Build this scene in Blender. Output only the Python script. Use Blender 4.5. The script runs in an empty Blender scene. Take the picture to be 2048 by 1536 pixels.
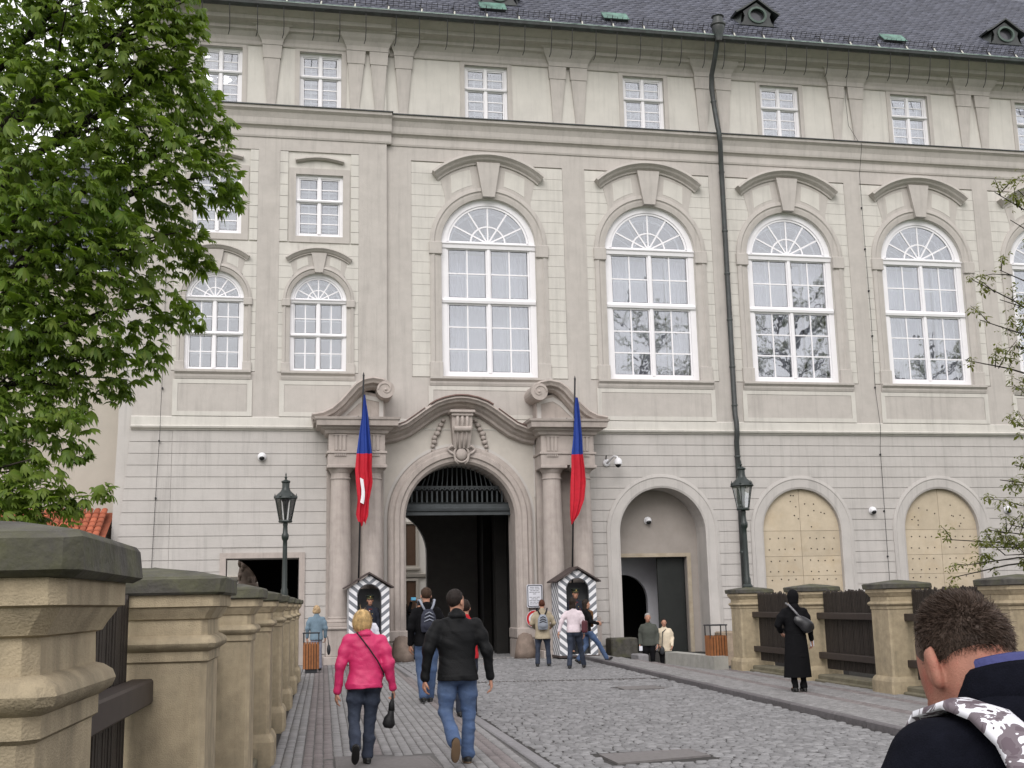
import bpy, math, random
import numpy as np
from mathutils import Vector, Matrix
from mathutils.geometry import tessellate_polygon

random.seed(7); RNG = np.random.default_rng(7)
SC = bpy.context.scene; COL = SC.collection
PI = math.pi

# ------------------------------------------------------------------ camera
cam_d = bpy.data.cameras.new('camera'); cam = bpy.data.objects.new('camera', cam_d); COL.objects.link(cam)
SC.camera = cam
cam_d.sensor_fit = 'HORIZONTAL'; cam_d.sensor_width = 36.0; cam_d.lens = 36.0 * 2366.8 / 2048.0
cam_d.clip_start = 0.05; cam_d.clip_end = 3000
YAW, PIT, ROL = 0.1997, 0.1827, 0.02134
fw = Vector((math.sin(YAW) * math.cos(PIT), math.cos(YAW) * math.cos(PIT), math.sin(PIT)))
r0 = Vector((math.cos(YAW), -math.sin(YAW), 0)); u0 = r0.cross(fw)
rr = r0 * math.cos(ROL) - u0 * math.sin(ROL); uu = u0 * math.cos(ROL) + r0 * math.sin(ROL)
m = Matrix((rr, uu, -fw)).transposed().to_4x4(); m.translation = (0, -36.5, 1.65)
cam.matrix_world = m

# ------------------------------------------------------------------ sky, sun, exposure
SUN_EL, SUN_AZ = math.radians(40), math.radians(200)     # azimuth clockwise from +Y: behind the camera, a little left
w = bpy.data.worlds.new('World'); SC.world = w; w.use_nodes = True
nt = w.node_tree; N = nt.nodes; L = nt.links; N.clear()
out = N.new('ShaderNodeOutputWorld'); bg = N.new('ShaderNodeBackground'); bg.inputs[1].default_value = 0.1
sky = N.new('ShaderNodeTexSky'); sky.sky_type = 'NISHITA'; sky.sun_disc = False
sky.sun_elevation = SUN_EL; sky.sun_rotation = SUN_AZ; sky.air_density = 1.5; sky.dust_density = 3.0
tc = N.new('ShaderNodeTexCoord'); nz = N.new('ShaderNodeTexNoise'); nz.inputs['Scale'].default_value = 2.2; nz.inputs['Detail'].default_value = 6
cr = N.new('ShaderNodeValToRGB'); cr.color_ramp.elements[0].color = (9.0, 8.85, 9.2, 1); cr.color_ramp.elements[1].color = (11.7, 11.3, 11.5, 1)
cr.color_ramp.elements[0].position = .3; cr.color_ramp.elements[1].position = .7
mx = N.new('ShaderNodeMix'); mx.data_type = 'RGBA'; mx.inputs[0].default_value = 0.9
L.new(tc.outputs['Generated'], nz.inputs['Vector']); L.new(nz.outputs['Fac'], cr.inputs['Fac'])
L.new(sky.outputs[0], mx.inputs[6]); L.new(cr.outputs[0], mx.inputs[7]); L.new(mx.outputs[2], bg.inputs[0]); L.new(bg.outputs[0], out.inputs[0])
sd = bpy.data.lights.new('sun', 'SUN'); sd.energy = 1.35; sd.angle = math.radians(40); sd.color = (1, .975, .95)
sun = bpy.data.objects.new('sun', sd); COL.objects.link(sun)
sv = Vector((math.sin(SUN_AZ) * math.cos(SUN_EL), math.cos(SUN_AZ) * math.cos(SUN_EL), math.sin(SUN_EL)))
sun.rotation_euler = sv.to_track_quat('Z', 'Y').to_euler(); sun.location = sv * 60
SC.view_settings.view_transform = 'Standard'; SC.view_settings.look = 'None'
SC.view_settings.exposure = 0.47; SC.view_settings.gamma = 1.0; SC.view_settings.use_curve_mapping = False
SC.render.engine = 'CYCLES'

# ------------------------------------------------------------------ materials
MATS = {}
def mat(name, col, rough=.85, var=.12, scale=3.0, bump=0.0, bscale=60.0, spec=.3, metal=0.0, rnd=0.0, stain=None, sstr=.5, sscale=1.2, coat=0.0, streak=0.0, extra=None):
    if name in MATS: return MATS[name]
    M = bpy.data.materials.new(name); M.use_nodes = True; t = M.node_tree; n = t.nodes; l = t.links
    b = n['Principled BSDF']; b.inputs['Roughness'].default_value = rough; b.inputs['Specular IOR Level'].default_value = spec
    b.inputs['Metallic'].default_value = metal; b.inputs['Coat Weight'].default_value = coat
    c = n.new('ShaderNodeTexCoord'); nz = n.new('ShaderNodeTexNoise'); nz.inputs['Scale'].default_value = scale; nz.inputs['Detail'].default_value = 7; nz.inputs['Roughness'].default_value = .62
    l.new(c.outputs['Object'], nz.inputs['Vector'])
    mr = n.new('ShaderNodeMapRange'); mr.inputs[1].default_value = .3; mr.inputs[2].default_value = .7; mr.inputs[3].default_value = 1 - var; mr.inputs[4].default_value = 1 + var
    l.new(nz.outputs['Fac'], mr.inputs[0]); val = mr.outputs[0]
    if rnd:
        gi = n.new('ShaderNodeNewGeometry'); oi = n.new('ShaderNodeObjectInfo'); ad = n.new('ShaderNodeMath'); ad.operation = 'ADD'
        l.new(gi.outputs['Random Per Island'], ad.inputs[0]); l.new(oi.outputs['Random'], ad.inputs[1])
        fr = n.new('ShaderNodeMath'); fr.operation = 'FRACT'; l.new(ad.outputs[0], fr.inputs[0])
        m2 = n.new('ShaderNodeMapRange'); m2.inputs[3].default_value = 1 - rnd; m2.inputs[4].default_value = 1 + rnd; l.new(fr.outputs[0], m2.inputs[0])
        mu = n.new('ShaderNodeMath'); mu.operation = 'MULTIPLY'; l.new(val, mu.inputs[0]); l.new(m2.outputs[0], mu.inputs[1]); val = mu.outputs[0]
    if streak:
        mq = n.new('ShaderNodeMapping'); mq.inputs['Scale'].default_value = (2.6,2.6,.16); l.new(c.outputs['Object'], mq.inputs[0])
        nq = n.new('ShaderNodeTexNoise'); nq.inputs['Scale'].default_value = 2.0; nq.inputs['Detail'].default_value = 6; nq.inputs['Roughness'].default_value = .7; l.new(mq.outputs[0], nq.inputs['Vector'])
        rq = n.new('ShaderNodeMapRange'); rq.inputs[1].default_value = .5; rq.inputs[2].default_value = .78; rq.inputs[3].default_value = 1.0; rq.inputs[4].default_value = 1-streak*2; l.new(nq.outputs['Fac'], rq.inputs[0])
        mu2 = n.new('ShaderNodeMath'); mu2.operation = 'MULTIPLY'; l.new(val, mu2.inputs[0]); l.new(rq.outputs[0], mu2.inputs[1]); val = mu2.outputs[0]
    base = n.new('ShaderNodeRGB'); base.outputs[0].default_value = (*col, 1); bc = base.outputs[0]
    if stain:
        n2 = n.new('ShaderNodeTexNoise'); n2.inputs['Scale'].default_value = sscale; n2.inputs['Detail'].default_value = 8; n2.inputs['Roughness'].default_value = .7
        mp = n.new('ShaderNodeMapping'); mp.inputs['Location'].default_value = (3.1, 1.7, 5.3); l.new(c.outputs['Object'], mp.inputs[0]); l.new(mp.outputs[0], n2.inputs['Vector'])
        r2 = n.new('ShaderNodeMapRange'); r2.inputs[1].default_value = .48; r2.inputs[2].default_value = .72; r2.inputs[4].default_value = sstr; l.new(n2.outputs['Fac'], r2.inputs[0])
        mm = n.new('ShaderNodeMix'); mm.data_type = 'RGBA'; l.new(r2.outputs[0], mm.inputs[0]); l.new(bc, mm.inputs[6]); mm.inputs[7].default_value = (*stain, 1); bc = mm.outputs[2]
    vm = n.new('ShaderNodeVectorMath'); vm.operation = 'SCALE'; l.new(bc, vm.inputs[0]); l.new(val, vm.inputs['Scale'])
    l.new(vm.outputs[0], b.inputs['Base Color'])
    if bump:
        nb = n.new('ShaderNodeTexNoise'); nb.inputs['Scale'].default_value = bscale; nb.inputs['Detail'].default_value = 5; l.new(c.outputs['Object'], nb.inputs['Vector'])
        bp = n.new('ShaderNodeBump'); bp.inputs['Strength'].default_value = bump; bp.inputs['Distance'].default_value = .02; l.new(nb.outputs['Fac'], bp.inputs['Height']); l.new(bp.outputs[0], b.inputs['Normal'])
    if extra: extra(n, l, b, c)
    MATS[name] = M; return M

M_LIGHT = mat('light_plaster', (.553, .532, .49), var=.06, scale=1.6, bump=.25, bscale=45, stain=(.48, .458, .43), sstr=.5, sscale=.7, streak=.1)
M_TAN = mat('tan_plaster', (.455, .425, .395), var=.07, scale=2.2, bump=.25, bscale=45, stain=(.40, .372, .346), sstr=.5, sscale=.9, streak=.1)
M_GROUND = mat('ground_floor_plaster', (.46, .437, .415), var=.06, scale=1.4, bump=.2, bscale=45, stain=(.395, .372, .352), sstr=.5, sscale=.6, streak=.13)
M_STONE = mat('portal_sandstone', (.4, .352, .322), var=.1, scale=3.5, bump=.3, bscale=50, stain=(.33, .29, .262), sstr=.5, sscale=1.1, streak=.15)
M_STONED = mat('weathered_sandstone', (.22, .17, .14), var=.25, scale=4, bump=.5, bscale=30, stain=(.12, .1, .08), sstr=.6)
M_WHITE = mat('white_paint', (.78, .77, .79), rough=.45, var=.03, spec=.4)
M_INNER = mat('inner_white', (.7, .7, .72), rough=.6, var=.03)
M_DARKIN = mat('painted_shade_interior', (.016, .015, .014), var=.2, scale=2)  # near-black: the deep shade of tunnels and rooms is put into the colour
M_ROOM = mat('room_wall', (.5, .49, .48), var=.05)
M_COPPER = mat('green_copper', (.1, .2, .16), rough=.6, var=.35, scale=5, spec=.4, stain=(.03, .05, .045), sstr=.8, sscale=2.5)
M_COPPERD = mat('dark_copper', (.035, .038, .038), rough=.45, var=.3, scale=5, spec=.5, stain=(.055, .08, .072), sstr=.5, sscale=3)
M_IRON = mat('dark_iron', (.02, .02, .022), rough=.5, var=.2, spec=.4)
M_SLATE = mat('roof_slate', (.082, .087, .112), rough=.55, var=.18, scale=6, spec=.35, rnd=.2)
M_PLY = mat('cream_plywood', (.47, .4, .3), var=.1, scale=2.5, bump=.1, rnd=.06, stain=(.4, .31, .2), sstr=.5, sscale=1.5)
M_POST = mat('sandstone_post', (.37, .305, .205), var=.16, scale=9, bump=.35, bscale=170, stain=(.215, .185, .13), sstr=.75, sscale=2.2, streak=.2)
M_CAP = mat('mossy_cap_stone', (.07, .066, .058), var=.35, scale=7, bump=.3, bscale=40, stain=(.1, .105, .04), sstr=.7, sscale=2.6)
M_WOOD = mat('dark_brown_wood', (.028, .022, .018), rough=.65, var=.25, scale=9, bump=.3, bscale=80, rnd=.2)
M_RAIL = mat('dark_rail_wood', (.035, .026, .022), rough=.55, var=.2, scale=9, spec=.35)
M_COB = mat('grey_cobble', (.2, .198, .2), rough=.75, var=.15, scale=14, bump=.35, bscale=70, rnd=.22)
M_PAVE = mat('paving_bed', (.1,.096,.092), var=.2, scale=20)
M_JOINT = mat('sand_joint', (.035, .033, .031), var=.25, scale=20)
M_SETT = mat('light_grey_sett', (.215, .21, .208), rough=.8, var=.1, scale=10, bump=.25, bscale=70, rnd=.14)
M_SETTP = mat('pinkish_sett', (.18, .16, .157), rough=.8, var=.12, scale=10, bump=.25, bscale=70, rnd=.14)
M_KERB = mat('kerb_granite', (.2, .195, .2), rough=.8, var=.15, scale=12, bump=.3, rnd=.1)
M_KERBD = mat('dark_kerb_granite', (.12, .112, .115), rough=.8, var=.2, scale=12, bump=.3, rnd=.1)
M_PLATE = mat('steel_cover', (.155, .145, .142), rough=.75, var=.15, scale=14, metal=.1)
M_GRASS = mat('moat_grass', (.06, .09, .03), var=.35, scale=3, bump=.6)
M_TILE = mat('red_roof_tile', (.33, .095, .05), rough=.8, var=.2, scale=5, rnd=.25, stain=(.16, .06, .04), sstr=.5)
M_CREAM = mat('cream_wall', (.43, .395, .345), var=.06, scale=1.2, bump=.2, stain=(.37, .335, .29), sstr=.4, sscale=.5)
M_LAMP = mat('green_cast_iron', (.014, .021, .019), rough=.4, var=.2, spec=.5)
M_CAMW = mat('white_plastic', (.72, .72, .74), rough=.35, var=.02)
M_BLACK = mat('black_plastic', (.012, .012, .013), rough=.3, var=.1)

def glass_mat(name, refl, tint=(.95, .97, 1)):
    M = bpy.data.materials.new(name); M.use_nodes = True; t = M.node_tree; n = t.nodes; l = t.links; n.clear()
    o = n.new('ShaderNodeOutputMaterial'); g = n.new('ShaderNodeBsdfGlossy'); g.inputs['Roughness'].default_value = .015; g.inputs['Color'].default_value = (*tint, 1)
    tr = n.new('ShaderNodeBsdfTransparent'); tr.inputs[0].default_value = (.93, .95, .96, 1); mxs = n.new('ShaderNodeMixShader')
    fz = n.new('ShaderNodeFresnel'); fz.inputs[0].default_value = 1.5; ma = n.new('ShaderNodeMath'); ma.operation = 'MULTIPLY_ADD'; ma.inputs[1].default_value = 1.0; ma.inputs[2].default_value = refl
    nzz = n.new('ShaderNodeTexNoise'); nzz.inputs['Scale'].default_value = 1.7; tcc = n.new('ShaderNodeTexCoord'); l.new(tcc.outputs['Object'], nzz.inputs['Vector'])
    bp = n.new('ShaderNodeBump'); bp.inputs['Strength'].default_value = .06; bp.inputs['Distance'].default_value = .05; l.new(nzz.outputs['Fac'], bp.inputs['Height']); l.new(bp.outputs[0], g.inputs['Normal'])
    l.new(fz.outputs[0], ma.inputs[0]); l.new(ma.outputs[0], mxs.inputs[0]); l.new(tr.outputs[0], mxs.inputs[1]); l.new(g.outputs[0], mxs.inputs[2]); l.new(mxs.outputs[0], o.inputs[0])
    return M
M_GLASS = glass_mat('window_glass', .18)
M_LGLASS = glass_mat('lantern_glass', .06)

# ------------------------------------------------------------------ mesh helpers
class MB:
    def __init__(s): s.v = []; s.f = []
    def add(s, vs, fs):
        o = len(s.v); s.v += [tuple(p) for p in vs]; s.f += [tuple(i + o for i in f) for f in fs]; return s
    def box(s, x0, x1, y0, y1, z0, z1):
        return s.add([(x0,y0,z0),(x1,y0,z0),(x1,y1,z0),(x0,y1,z0),(x0,y0,z1),(x1,y0,z1),(x1,y1,z1),(x0,y1,z1)],
                     [(0,3,2,1),(4,5,6,7),(0,1,5,4),(1,2,6,5),(2,3,7,6),(3,0,4,7)])
    def bbox(s, x0, x1, y0, y1, z0, z1, b=.01):      # box with bevelled vertical edges and top/bottom chamfer
        pts = [(x0+b,y0),(x1-b,y0),(x1,y0+b),(x1,y1-b),(x1-b,y1),(x0+b,y1),(x0,y1-b),(x0,y0+b)]
        cx, cy = (x0+x1)/2, (y0+y1)/2; fx = 1-2*b/max(x1-x0,1e-6); fy = 1-2*b/max(y1-y0,1e-6)
        ins = [(cx+(x-cx)*fx, cy+(y-cy)*fy) for x, y in pts]
        vs = [(x,y,z0) for x,y in ins]+[(x,y,z0+b) for x,y in pts]+[(x,y,z1-b) for x,y in pts]+[(x,y,z1) for x,y in ins]
        fs = [tuple(range(7,-1,-1)), tuple(range(24,32))]
        for k in range(3):
            for i in range(8): j=(i+1)%8; fs.append((k*8+i,k*8+j,k*8+8+j,k*8+8+i))
        return s.add(vs, fs)
    def prism(s, pts, y0, y1, holes=(), back=True):   # polygon in XZ extruded along Y (front = y0); returns
        loops = [list(pts)] + [list(h) for h in holes]
        tri = tessellate_polygon([[Vector((x, z, 0)) for x, z in lp] for lp in loops])
        flat = [p for lp in loops for p in lp]; n = len(flat)
        area = sum(loops[0][i][0]*loops[0][(i+1)%len(loops[0])][1]-loops[0][(i+1)%len(loops[0])][0]*loops[0][i][1] for i in range(len(loops[0])))
        vs = [(x,y0,z) for x,z in flat]+[(x,y1,z) for x,z in flat]; fs = []
        for t in tri:
            a, b_, c = t; A = (flat[b_][0]-flat[a][0])*(flat[c][1]-flat[a][1])-(flat[c][0]-flat[a][0])*(flat[b_][1]-flat[a][1])
            if A < 0: t = (a, c, b_)
            fs.append(tuple(t))
            if back: fs.append((t[0]+n, t[2]+n, t[1]+n))
        k = 0
        for q, lp in enumerate(loops):
            m_ = len(lp); ar = sum(lp[i][0]*lp[(i+1)%m_][1]-lp[(i+1)%m_][0]*lp[i][1] for i in range(m_))
            ccw = ar > 0
            for i in range(m_):
                j = (i+1)%m_; a, b_ = k+i, k+j
                fs.append((a, a+n, b_+n, b_) if ccw == (q == 0) else (b_, b_+n, a+n, a))
            k += m_
        return s.add(vs, fs)
    def prof_x(s, prof, x0, x1):                      # closed (y,z) profile extruded along X
        n = len(prof); s.add([(x0,y,z) for y,z in prof]+[(x1,y,z) for y,z in prof], [(i,(i+1)%n,(i+1)%n+n,i+n) for i in range(n)]+[tuple(range(n))[::-1], tuple(range(n,2*n))]); return s
    def sweep(s, path, prof, closed=False):           # path in XZ; closed profile of (outward offset, y)
        n = len(prof); P = [Vector(p) for p in path]; m_ = len(P); vs = []
        for i, p in enumerate(P):
            if closed: t = (P[(i+1)%m_]-P[i-1])
            else: t = P[min(i+1,m_-1)]-P[max(i-1,0)]
            t.normalize(); nn = Vector((-t.y, t.x))
            vs += [(p.x+nn.x*o, y, p.y+nn.y*o) for o, y in prof]
        fs = []
        for i in range(m_ if closed else m_-1):
            a, b_ = i*n, ((i+1)%m_)*n
            for k in range(n): j=(k+1)%n; fs.append((a+k,a+j,b_+j,b_+k))
        if not closed: fs += [tuple(range(n))[::-1], tuple(range((m_-1)*n, m_*n))]
        return s.add(vs, fs)
    def lathe(s, prof, c=(0,0,0), n=16, sx=1, sy=1, rot=0):
        k = len(prof); vs = []; fs = []
        for i in range(n):
            a = 2*PI*i/n+rot
            vs += [(c[0]+r*math.cos(a)*sx, c[1]+r*math.sin(a)*sy, c[2]+z) for r, z in prof]
        for i in range(n):
            j = (i+1)%n
            for q in range(k-1): fs.append((i*k+q, j*k+q, j*k+q+1, i*k+q+1))
        fs += [tuple(i*k for i in range(n))[::-1], tuple(i*k+k-1 for i in range(n))]
        return s.add(vs, fs)
    def tube(s, pts, r, n=8, caps=True):
        P = [Vector(p) for p in pts]; m_ = len(P); R_ = r if isinstance(r, (list, tuple)) else [r]*m_; vs = []; fs = []; ref = None
        for i, p in enumerate(P):
            t = (P[min(i+1,m_-1)]-P[max(i-1,0)]); t = t.normalized() if t.length > 1e-9 else Vector((0,0,1))
            if ref is None: ref = Vector((1,0,0)) if abs(t.x) < .8 else Vector((0,1,0))
            a = (ref-t*ref.dot(t)); a = a.normalized() if a.length > 1e-6 else t.orthogonal().normalized(); b_ = t.cross(a); ref = a
            vs += [tuple(p+(a*math.cos(2*PI*k/n)+b_*math.sin(2*PI*k/n))*R_[i]) for k in range(n)]
        for i in range(m_-1):
            for k in range(n): j=(k+1)%n; fs.append((i*n+k,i*n+j,(i+1)*n+j,(i+1)*n+k))
        if caps: fs += [tuple(range(n))[::-1], tuple(range((m_-1)*n, m_*n))]
        return s.add(vs, fs)
    def sphere(s, c, r, n=10, k=7):
        rx, ry, rz = r if isinstance(r, (list, tuple)) else (r, r, r)
        vs = [(c[0],c[1],c[2]-rz)]; fs = []
        for i in range(1,k):
            p = -PI/2+PI*i/k
            vs += [(c[0]+rx*math.cos(p)*math.cos(2*PI*j/n), c[1]+ry*math.cos(p)*math.sin(2*PI*j/n), c[2]+rz*math.sin(p)) for j in range(n)]
        vs.append((c[0],c[1],c[2]+rz)); T = len(vs)-1
        for j in range(n):
            q = (j+1)%n; fs.append((0,1+q,1+j)); fs.append((T,1+(k-2)*n+j,1+(k-2)*n+q))
            for i in range(k-2): fs.append((1+i*n+j,1+i*n+q,1+(i+1)*n+q,1+(i+1)*n+j))
        return s.add(vs, fs)
    def tf(s, mtx):
        s.v = [tuple(mtx @ Vector(p)) for p in s.v]; return s
    def mesh(s, name, m_, smooth=False):
        me = bpy.data.meshes.new(name); me.from_pydata(s.v, [], s.f); me.materials.append(m_)
        if smooth is True: me.shade_smooth()
        elif smooth: me.shade_smooth(); me.set_sharp_from_angle(angle=smooth)
        me.update(); return me
    def build(s, name, m_, parent=None, smooth=False, loc=None):
        return link(name, s.mesh(name, m_, smooth), parent, loc)
def link(name, me, parent=None, loc=None, rot=None):
    o = bpy.data.objects.new(name, me); COL.objects.link(o)
    if parent: o.parent = parent
    if loc is not None: o.location = loc
    if rot is not None: o.rotation_euler = rot
    return o
def tag(o, label, cat, group=None):
    o['label'] = label; o['category'] = cat
    if group: o['group'] = group
    return o
def thing(name, label, cat, loc=(0,0,0), rz=0, group=None):
    return tag(link(name, None, None, loc, (0,0,rz)), label, cat, group)
def struct(o): o['kind'] = 'structure'; return o
def stuff(o): o['kind'] = 'stuff'; return o
def copy_tree(o, parent=None, loc=None, rot=None):
    c = o.copy(); COL.objects.link(c); c.parent = parent
    if loc is not None: c.location = loc
    if rot is not None: c.rotation_euler = rot
    for ch in o.children: copy_tree(ch, c)
    return c
def arc(cx, cz, r, a0, a1, n): return [(cx+r*math.cos(a0+(a1-a0)*i/n), cz+r*math.sin(a0+(a1-a0)*i/n)) for i in range(n+1)]
def arch(cx, z0, zs, r, n=24): return [(cx-r,z0)]+arc(cx, zs, r, PI, 0, n)+[(cx+r,z0)]       # open path left foot -> right foot
def rect(x0, x1, z0, z1): return [(x0,z0),(x1,z0),(x1,z1),(x0,z1)]
def quads_mesh(name, V, F, m_):          # numpy arrays to a mesh
    me = bpy.data.meshes.new(name); me.vertices.add(len(V)); me.vertices.foreach_set('co', V.astype(np.float32).ravel())
    k = F.shape[1]; me.loops.add(F.size); me.loops.foreach_set('vertex_index', F.astype(np.int32).ravel())
    me.polygons.add(len(F)); me.polygons.foreach_set('loop_start', np.arange(0, F.size, k, dtype=np.int32))
    me.update(calc_edges=True); me.materials.append(m_); return me
# ================================================================== GROUND
g = MB(); g.add([(-600,-600,-1.2),(600,-600,-1.2),(600,600,-1.2),(-600,600,-1.2)], [(0,1,2,3)])
struct(g.build('ground', M_GRASS))
XL = lambda y: .13+.041*(y+21)
KL = lambda y: 3.35+(y+1.47)*.0289
KR = lambda y: 8.77+(y+3.95)*.0744
XR = lambda y: 9.93+.045*(y+18)
# deck slab below everything, with the sunken area by the side door left open
def slab(m_, poly, z0, z1):
    n = len(poly); m_.add([(x,y,z0) for x,y in poly]+[(x,y,z1) for x,y in poly], [tuple(range(n))[::-1], tuple(range(n,2*n))]+[(i,(i+1)%n,(i+1)%n+n,i+n) for i in range(n)]); return m_
d = MB(); slab(d, [(XL(-44)-1.3,-44),(XR(-44)+1.3,-44),(XR(-7.4)+1.3,-7.4),(XL(-7.4)-1.3,-7.4)], -1.2, -.03)
slab(d, [(-6,-7.4),(9.7,-7.4),(9.7,.2),(-6,.2)], -1.19, -.031); slab(d, [(14.6,-7.4),(42,-7.4),(42,.2),(14.6,.2)], -1.19, -.031)
slab(d, [(-8,.2),(42,.2),(42,32),(-8,32)], -1.19, -.032)
struct(d.build('bridge_deck', M_JOINT))
pf = MB(); pf.box(9.7,14.6,-7.4,1.4,-1.19,-.55); struct(pf.build('sunken_floor', M_KERB))

def cobble_geo(cx, cy, w, l, ang, z, h, skew):
    """numpy batch of bevelled stones -> verts (n,8,3)"""
    n = len(cx); out_ = np.zeros((n,8,3))
    base = np.array([(-1,-1),(1,-1),(1,1),(-1,1)])*.5
    ca, sa = np.cos(ang), np.sin(ang)
    for k in range(8):
        s_ = 1.0 if k < 4 else .80
        bx, by = base[k%4]
        px = bx*w*s_+skew[:,k%4,0]*s_; py = by*l*s_+skew[:,k%4,1]*s_
        out_[:,k,0] = cx+px*ca-py*sa; out_[:,k,1] = cy+px*sa+py*ca
        out_[:,k,2] = z-h if k < 4 else z+(skew[:,k%4,0]*.12)
    return out_
CF = np.array([(4,5,6,7),(0,1,5,4),(1,2,6,5),(2,3,7,6),(3,0,4,7)])
def paving(parent, part, rest, V, mats_, midx, nmax=300):
    """nearest stones as parts of their own, all others joined as stuff"""
    dist = np.hypot(V[:,:,0].mean(1)-0, V[:,:,1].mean(1)+36.5); c = V.mean(1)
    # in view: a little wider than the frame
    az = np.degrees(np.arctan2(c[:,0], c[:,1]+36.5)); vis = (c[:,1] > -24.6) & (az > -3) & (az < 33)
    order = np.argsort(np.where(vis, dist, 1e6)); near = order[:nmax]
    for i in near:
        o0 = c[i].copy(); o0[2] = 0
        me = quads_mesh(part, V[i]-o0, CF, mats_[midx[i]]); link(part, me, parent, o0)
    for k, mm in enumerate(mats_):
        sel = np.setdiff1d(np.where(midx == k)[0], near)
        if len(sel) == 0: continue
        F = (CF[None]+8*np.arange(len(sel))[:,None,None]).reshape(-1,4)
        stuff(link(rest, quads_mesh(rest, V[sel].reshape(-1,3), F, mm), parent))
# ---- road: irregular rows of small granite cobbles
road = MB()
road.add([(KL(-44)+.1,-44,-.014),(KR(-44),-44,-.014),(KR(.3),.3,-.014),(7.75,.3,-.014),(7.75,9.2,-.014),(3.55,9.2,-.014),(3.55,.3,-.014),(KL(.3)+.1,.3,-.014)], [tuple(range(8))])
ROAD = struct(road.build('road', M_JOINT))
PL_R = [((3.5,-24.26),(4.61,-24.0),(4.59,-23.39),(3.51,-23.5)), ((6.5,-14.45),(7.34,-14.45),(7.3,-13.67),(6.54,-13.67))]
rows = []; y = -29.0
while y < 8.8:
    h = .125+random.uniform(-.012,.014); x0 = KL(y)+.17 if y < .2 else 3.6; x1 = KR(y)-.02 if y < .2 else 7.7
    x = x0+random.uniform(0,.06)
    while x < x1-.08:
        wd = min(.125+random.uniform(-.03,.035), x1-x)
        cx, cy = x+wd/2, y+h/2+.05*math.sin(x*1.9)
        if not any(min(p[0] for p in q)-.05 < cx < max(p[0] for p in q)+.05 and min(p[1] for p in q)-.05 < cy < max(p[1] for p in q)+.05 for q in PL_R) and abs(cy-(-10.9-(cx-4)*.18)) > .1:
            rows.append((cx, cy, wd-.016, h-.016))
        x += wd
    y += h
A_ = np.array(rows); n = len(A_)
V = cobble_geo(A_[:,0], A_[:,1], A_[:,2], A_[:,3], RNG.normal(0,.07,n), RNG.normal(0,.004,n), np.full(n,.02), RNG.normal(0,.008,(n,4,2)))
paving(ROAD, 'cobblestone', 'cobblestones', V, [M_COB], np.zeros(n,int))
# ---- sidewalks of small setts laid in lengthwise rows
def sidewalk(name, xa, xb, y0, y1, bands, pitch=.112, ln=.19, z=0.0, plates=(), slope=.04):
    s_ = MB(); s_.add([(xa(y0),y0,z-.014),(xb(y0),y0,z-.014),(xb(y1),y1,z-.014),(xa(y1),y1,z-.014)], [(0,1,2,3)])
    W = struct(s_.build(name, M_PAVE)); L_ = []; M_ = []
    y = y0; nrow = None
    wmax = max(xb(y0)-xa(y0), xb(y1)-xa(y1)); nrow = int(wmax/pitch)
    for i in range(nrow):
        y = y0+random.uniform(0,ln)
        while y < y1-.05:
            l_ = ln*random.uniform(.7,1.25); cy = y+l_/2; cx = xa(cy)+(i+.5)*pitch
            if cx < xb(cy)-.03 and not any(p[0] < cx < p[1] and p[2] < cy < p[3] for p in plates):
                L_.append((cx, cy, pitch-.013, l_-.012)); M_.append(1 if i in bands else 0)
            y += l_
    A_ = np.array(L_); n = len(A_)
    V = cobble_geo(A_[:,0], A_[:,1], A_[:,2], A_[:,3], RNG.normal(0,.012,n)-slope, z+RNG.normal(0,.0015,n), np.full(n,.016), RNG.normal(0,.002,(n,4,2)))
    paving(W, 'sett', 'setts', V, [M_SETT, M_SETTP], np.array(M_)); return W
sidewalk('left_sidewalk', lambda y: XL(y)-.05, KL, -29, -.9, {3,4,5,10,21,22}, plates=[(.62,1.75,-24.0,-22.6)])
sidewalk('right_sidewalk', lambda y: KR(y)+.13, lambda y: min(XR(y)+.1, 9.7 if y > -7.4 else 99), -26, -1.5, {7,8,14,15}, z=.07, slope=.075)
fc = MB(); slab(fc, [(-6,-7.4),(XL(-7.4)-.06,-7.4),(XL(-.9)-.06,-.9),(-6,-.9)], -.03, -.006); struct(fc.build('forecourt_paving', M_SETT))
# kerbs, stone by stone
def kerb(name, fx, y0, y1, wd, z0, z1, m_, part='kerb_stone'):
    K = MB(); slab(K, [(fx(y0)+.01,y0),(fx(y0)+wd-.01,y0),(fx(y1)+wd-.01,y1),(fx(y1)+.01,y1)], z0, z1-.02); K = struct(K.build(name, m_)); y = y0
    while y < y1:
        l_ = random.uniform(.8,1.2); b_ = MB(); a, e = y+.006, min(y+l_, y1)-.006
        x0, x1 = fx(a), fx(e); dz = random.uniform(-.003,.003); c = .015
        vs = [(x0,a,z0),(x0+wd,a,z0),(x1+wd,e,z0),(x1,e,z0),(x0,a,z1-c),(x0+wd,a,z1-c),(x1+wd,e,z1-c),(x1,e,z1-c),(x0+c,a+c,z1+dz),(x0+wd-c,a+c,z1+dz),(x1+wd-c,e-c,z1+dz),(x1+c,e-c,z1+dz)]
        b_.add(vs, [(0,1,5,4),(1,2,6,5),(2,3,7,6),(3,0,4,7),(4,5,9,8),(5,6,10,9),(6,7,11,10),(7,4,8,11),(8,9,10,11)]); b_.build(part, m_, K); y += l_
    return K
kerb('left_kerb', lambda y: KL(y)+.003, -29, -.9, .15, -.03, .012, M_KERB)
kerb('right_kerb', lambda y: KR(y), -29, -1.5, .125, -.03, .082, M_KERBD)
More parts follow.
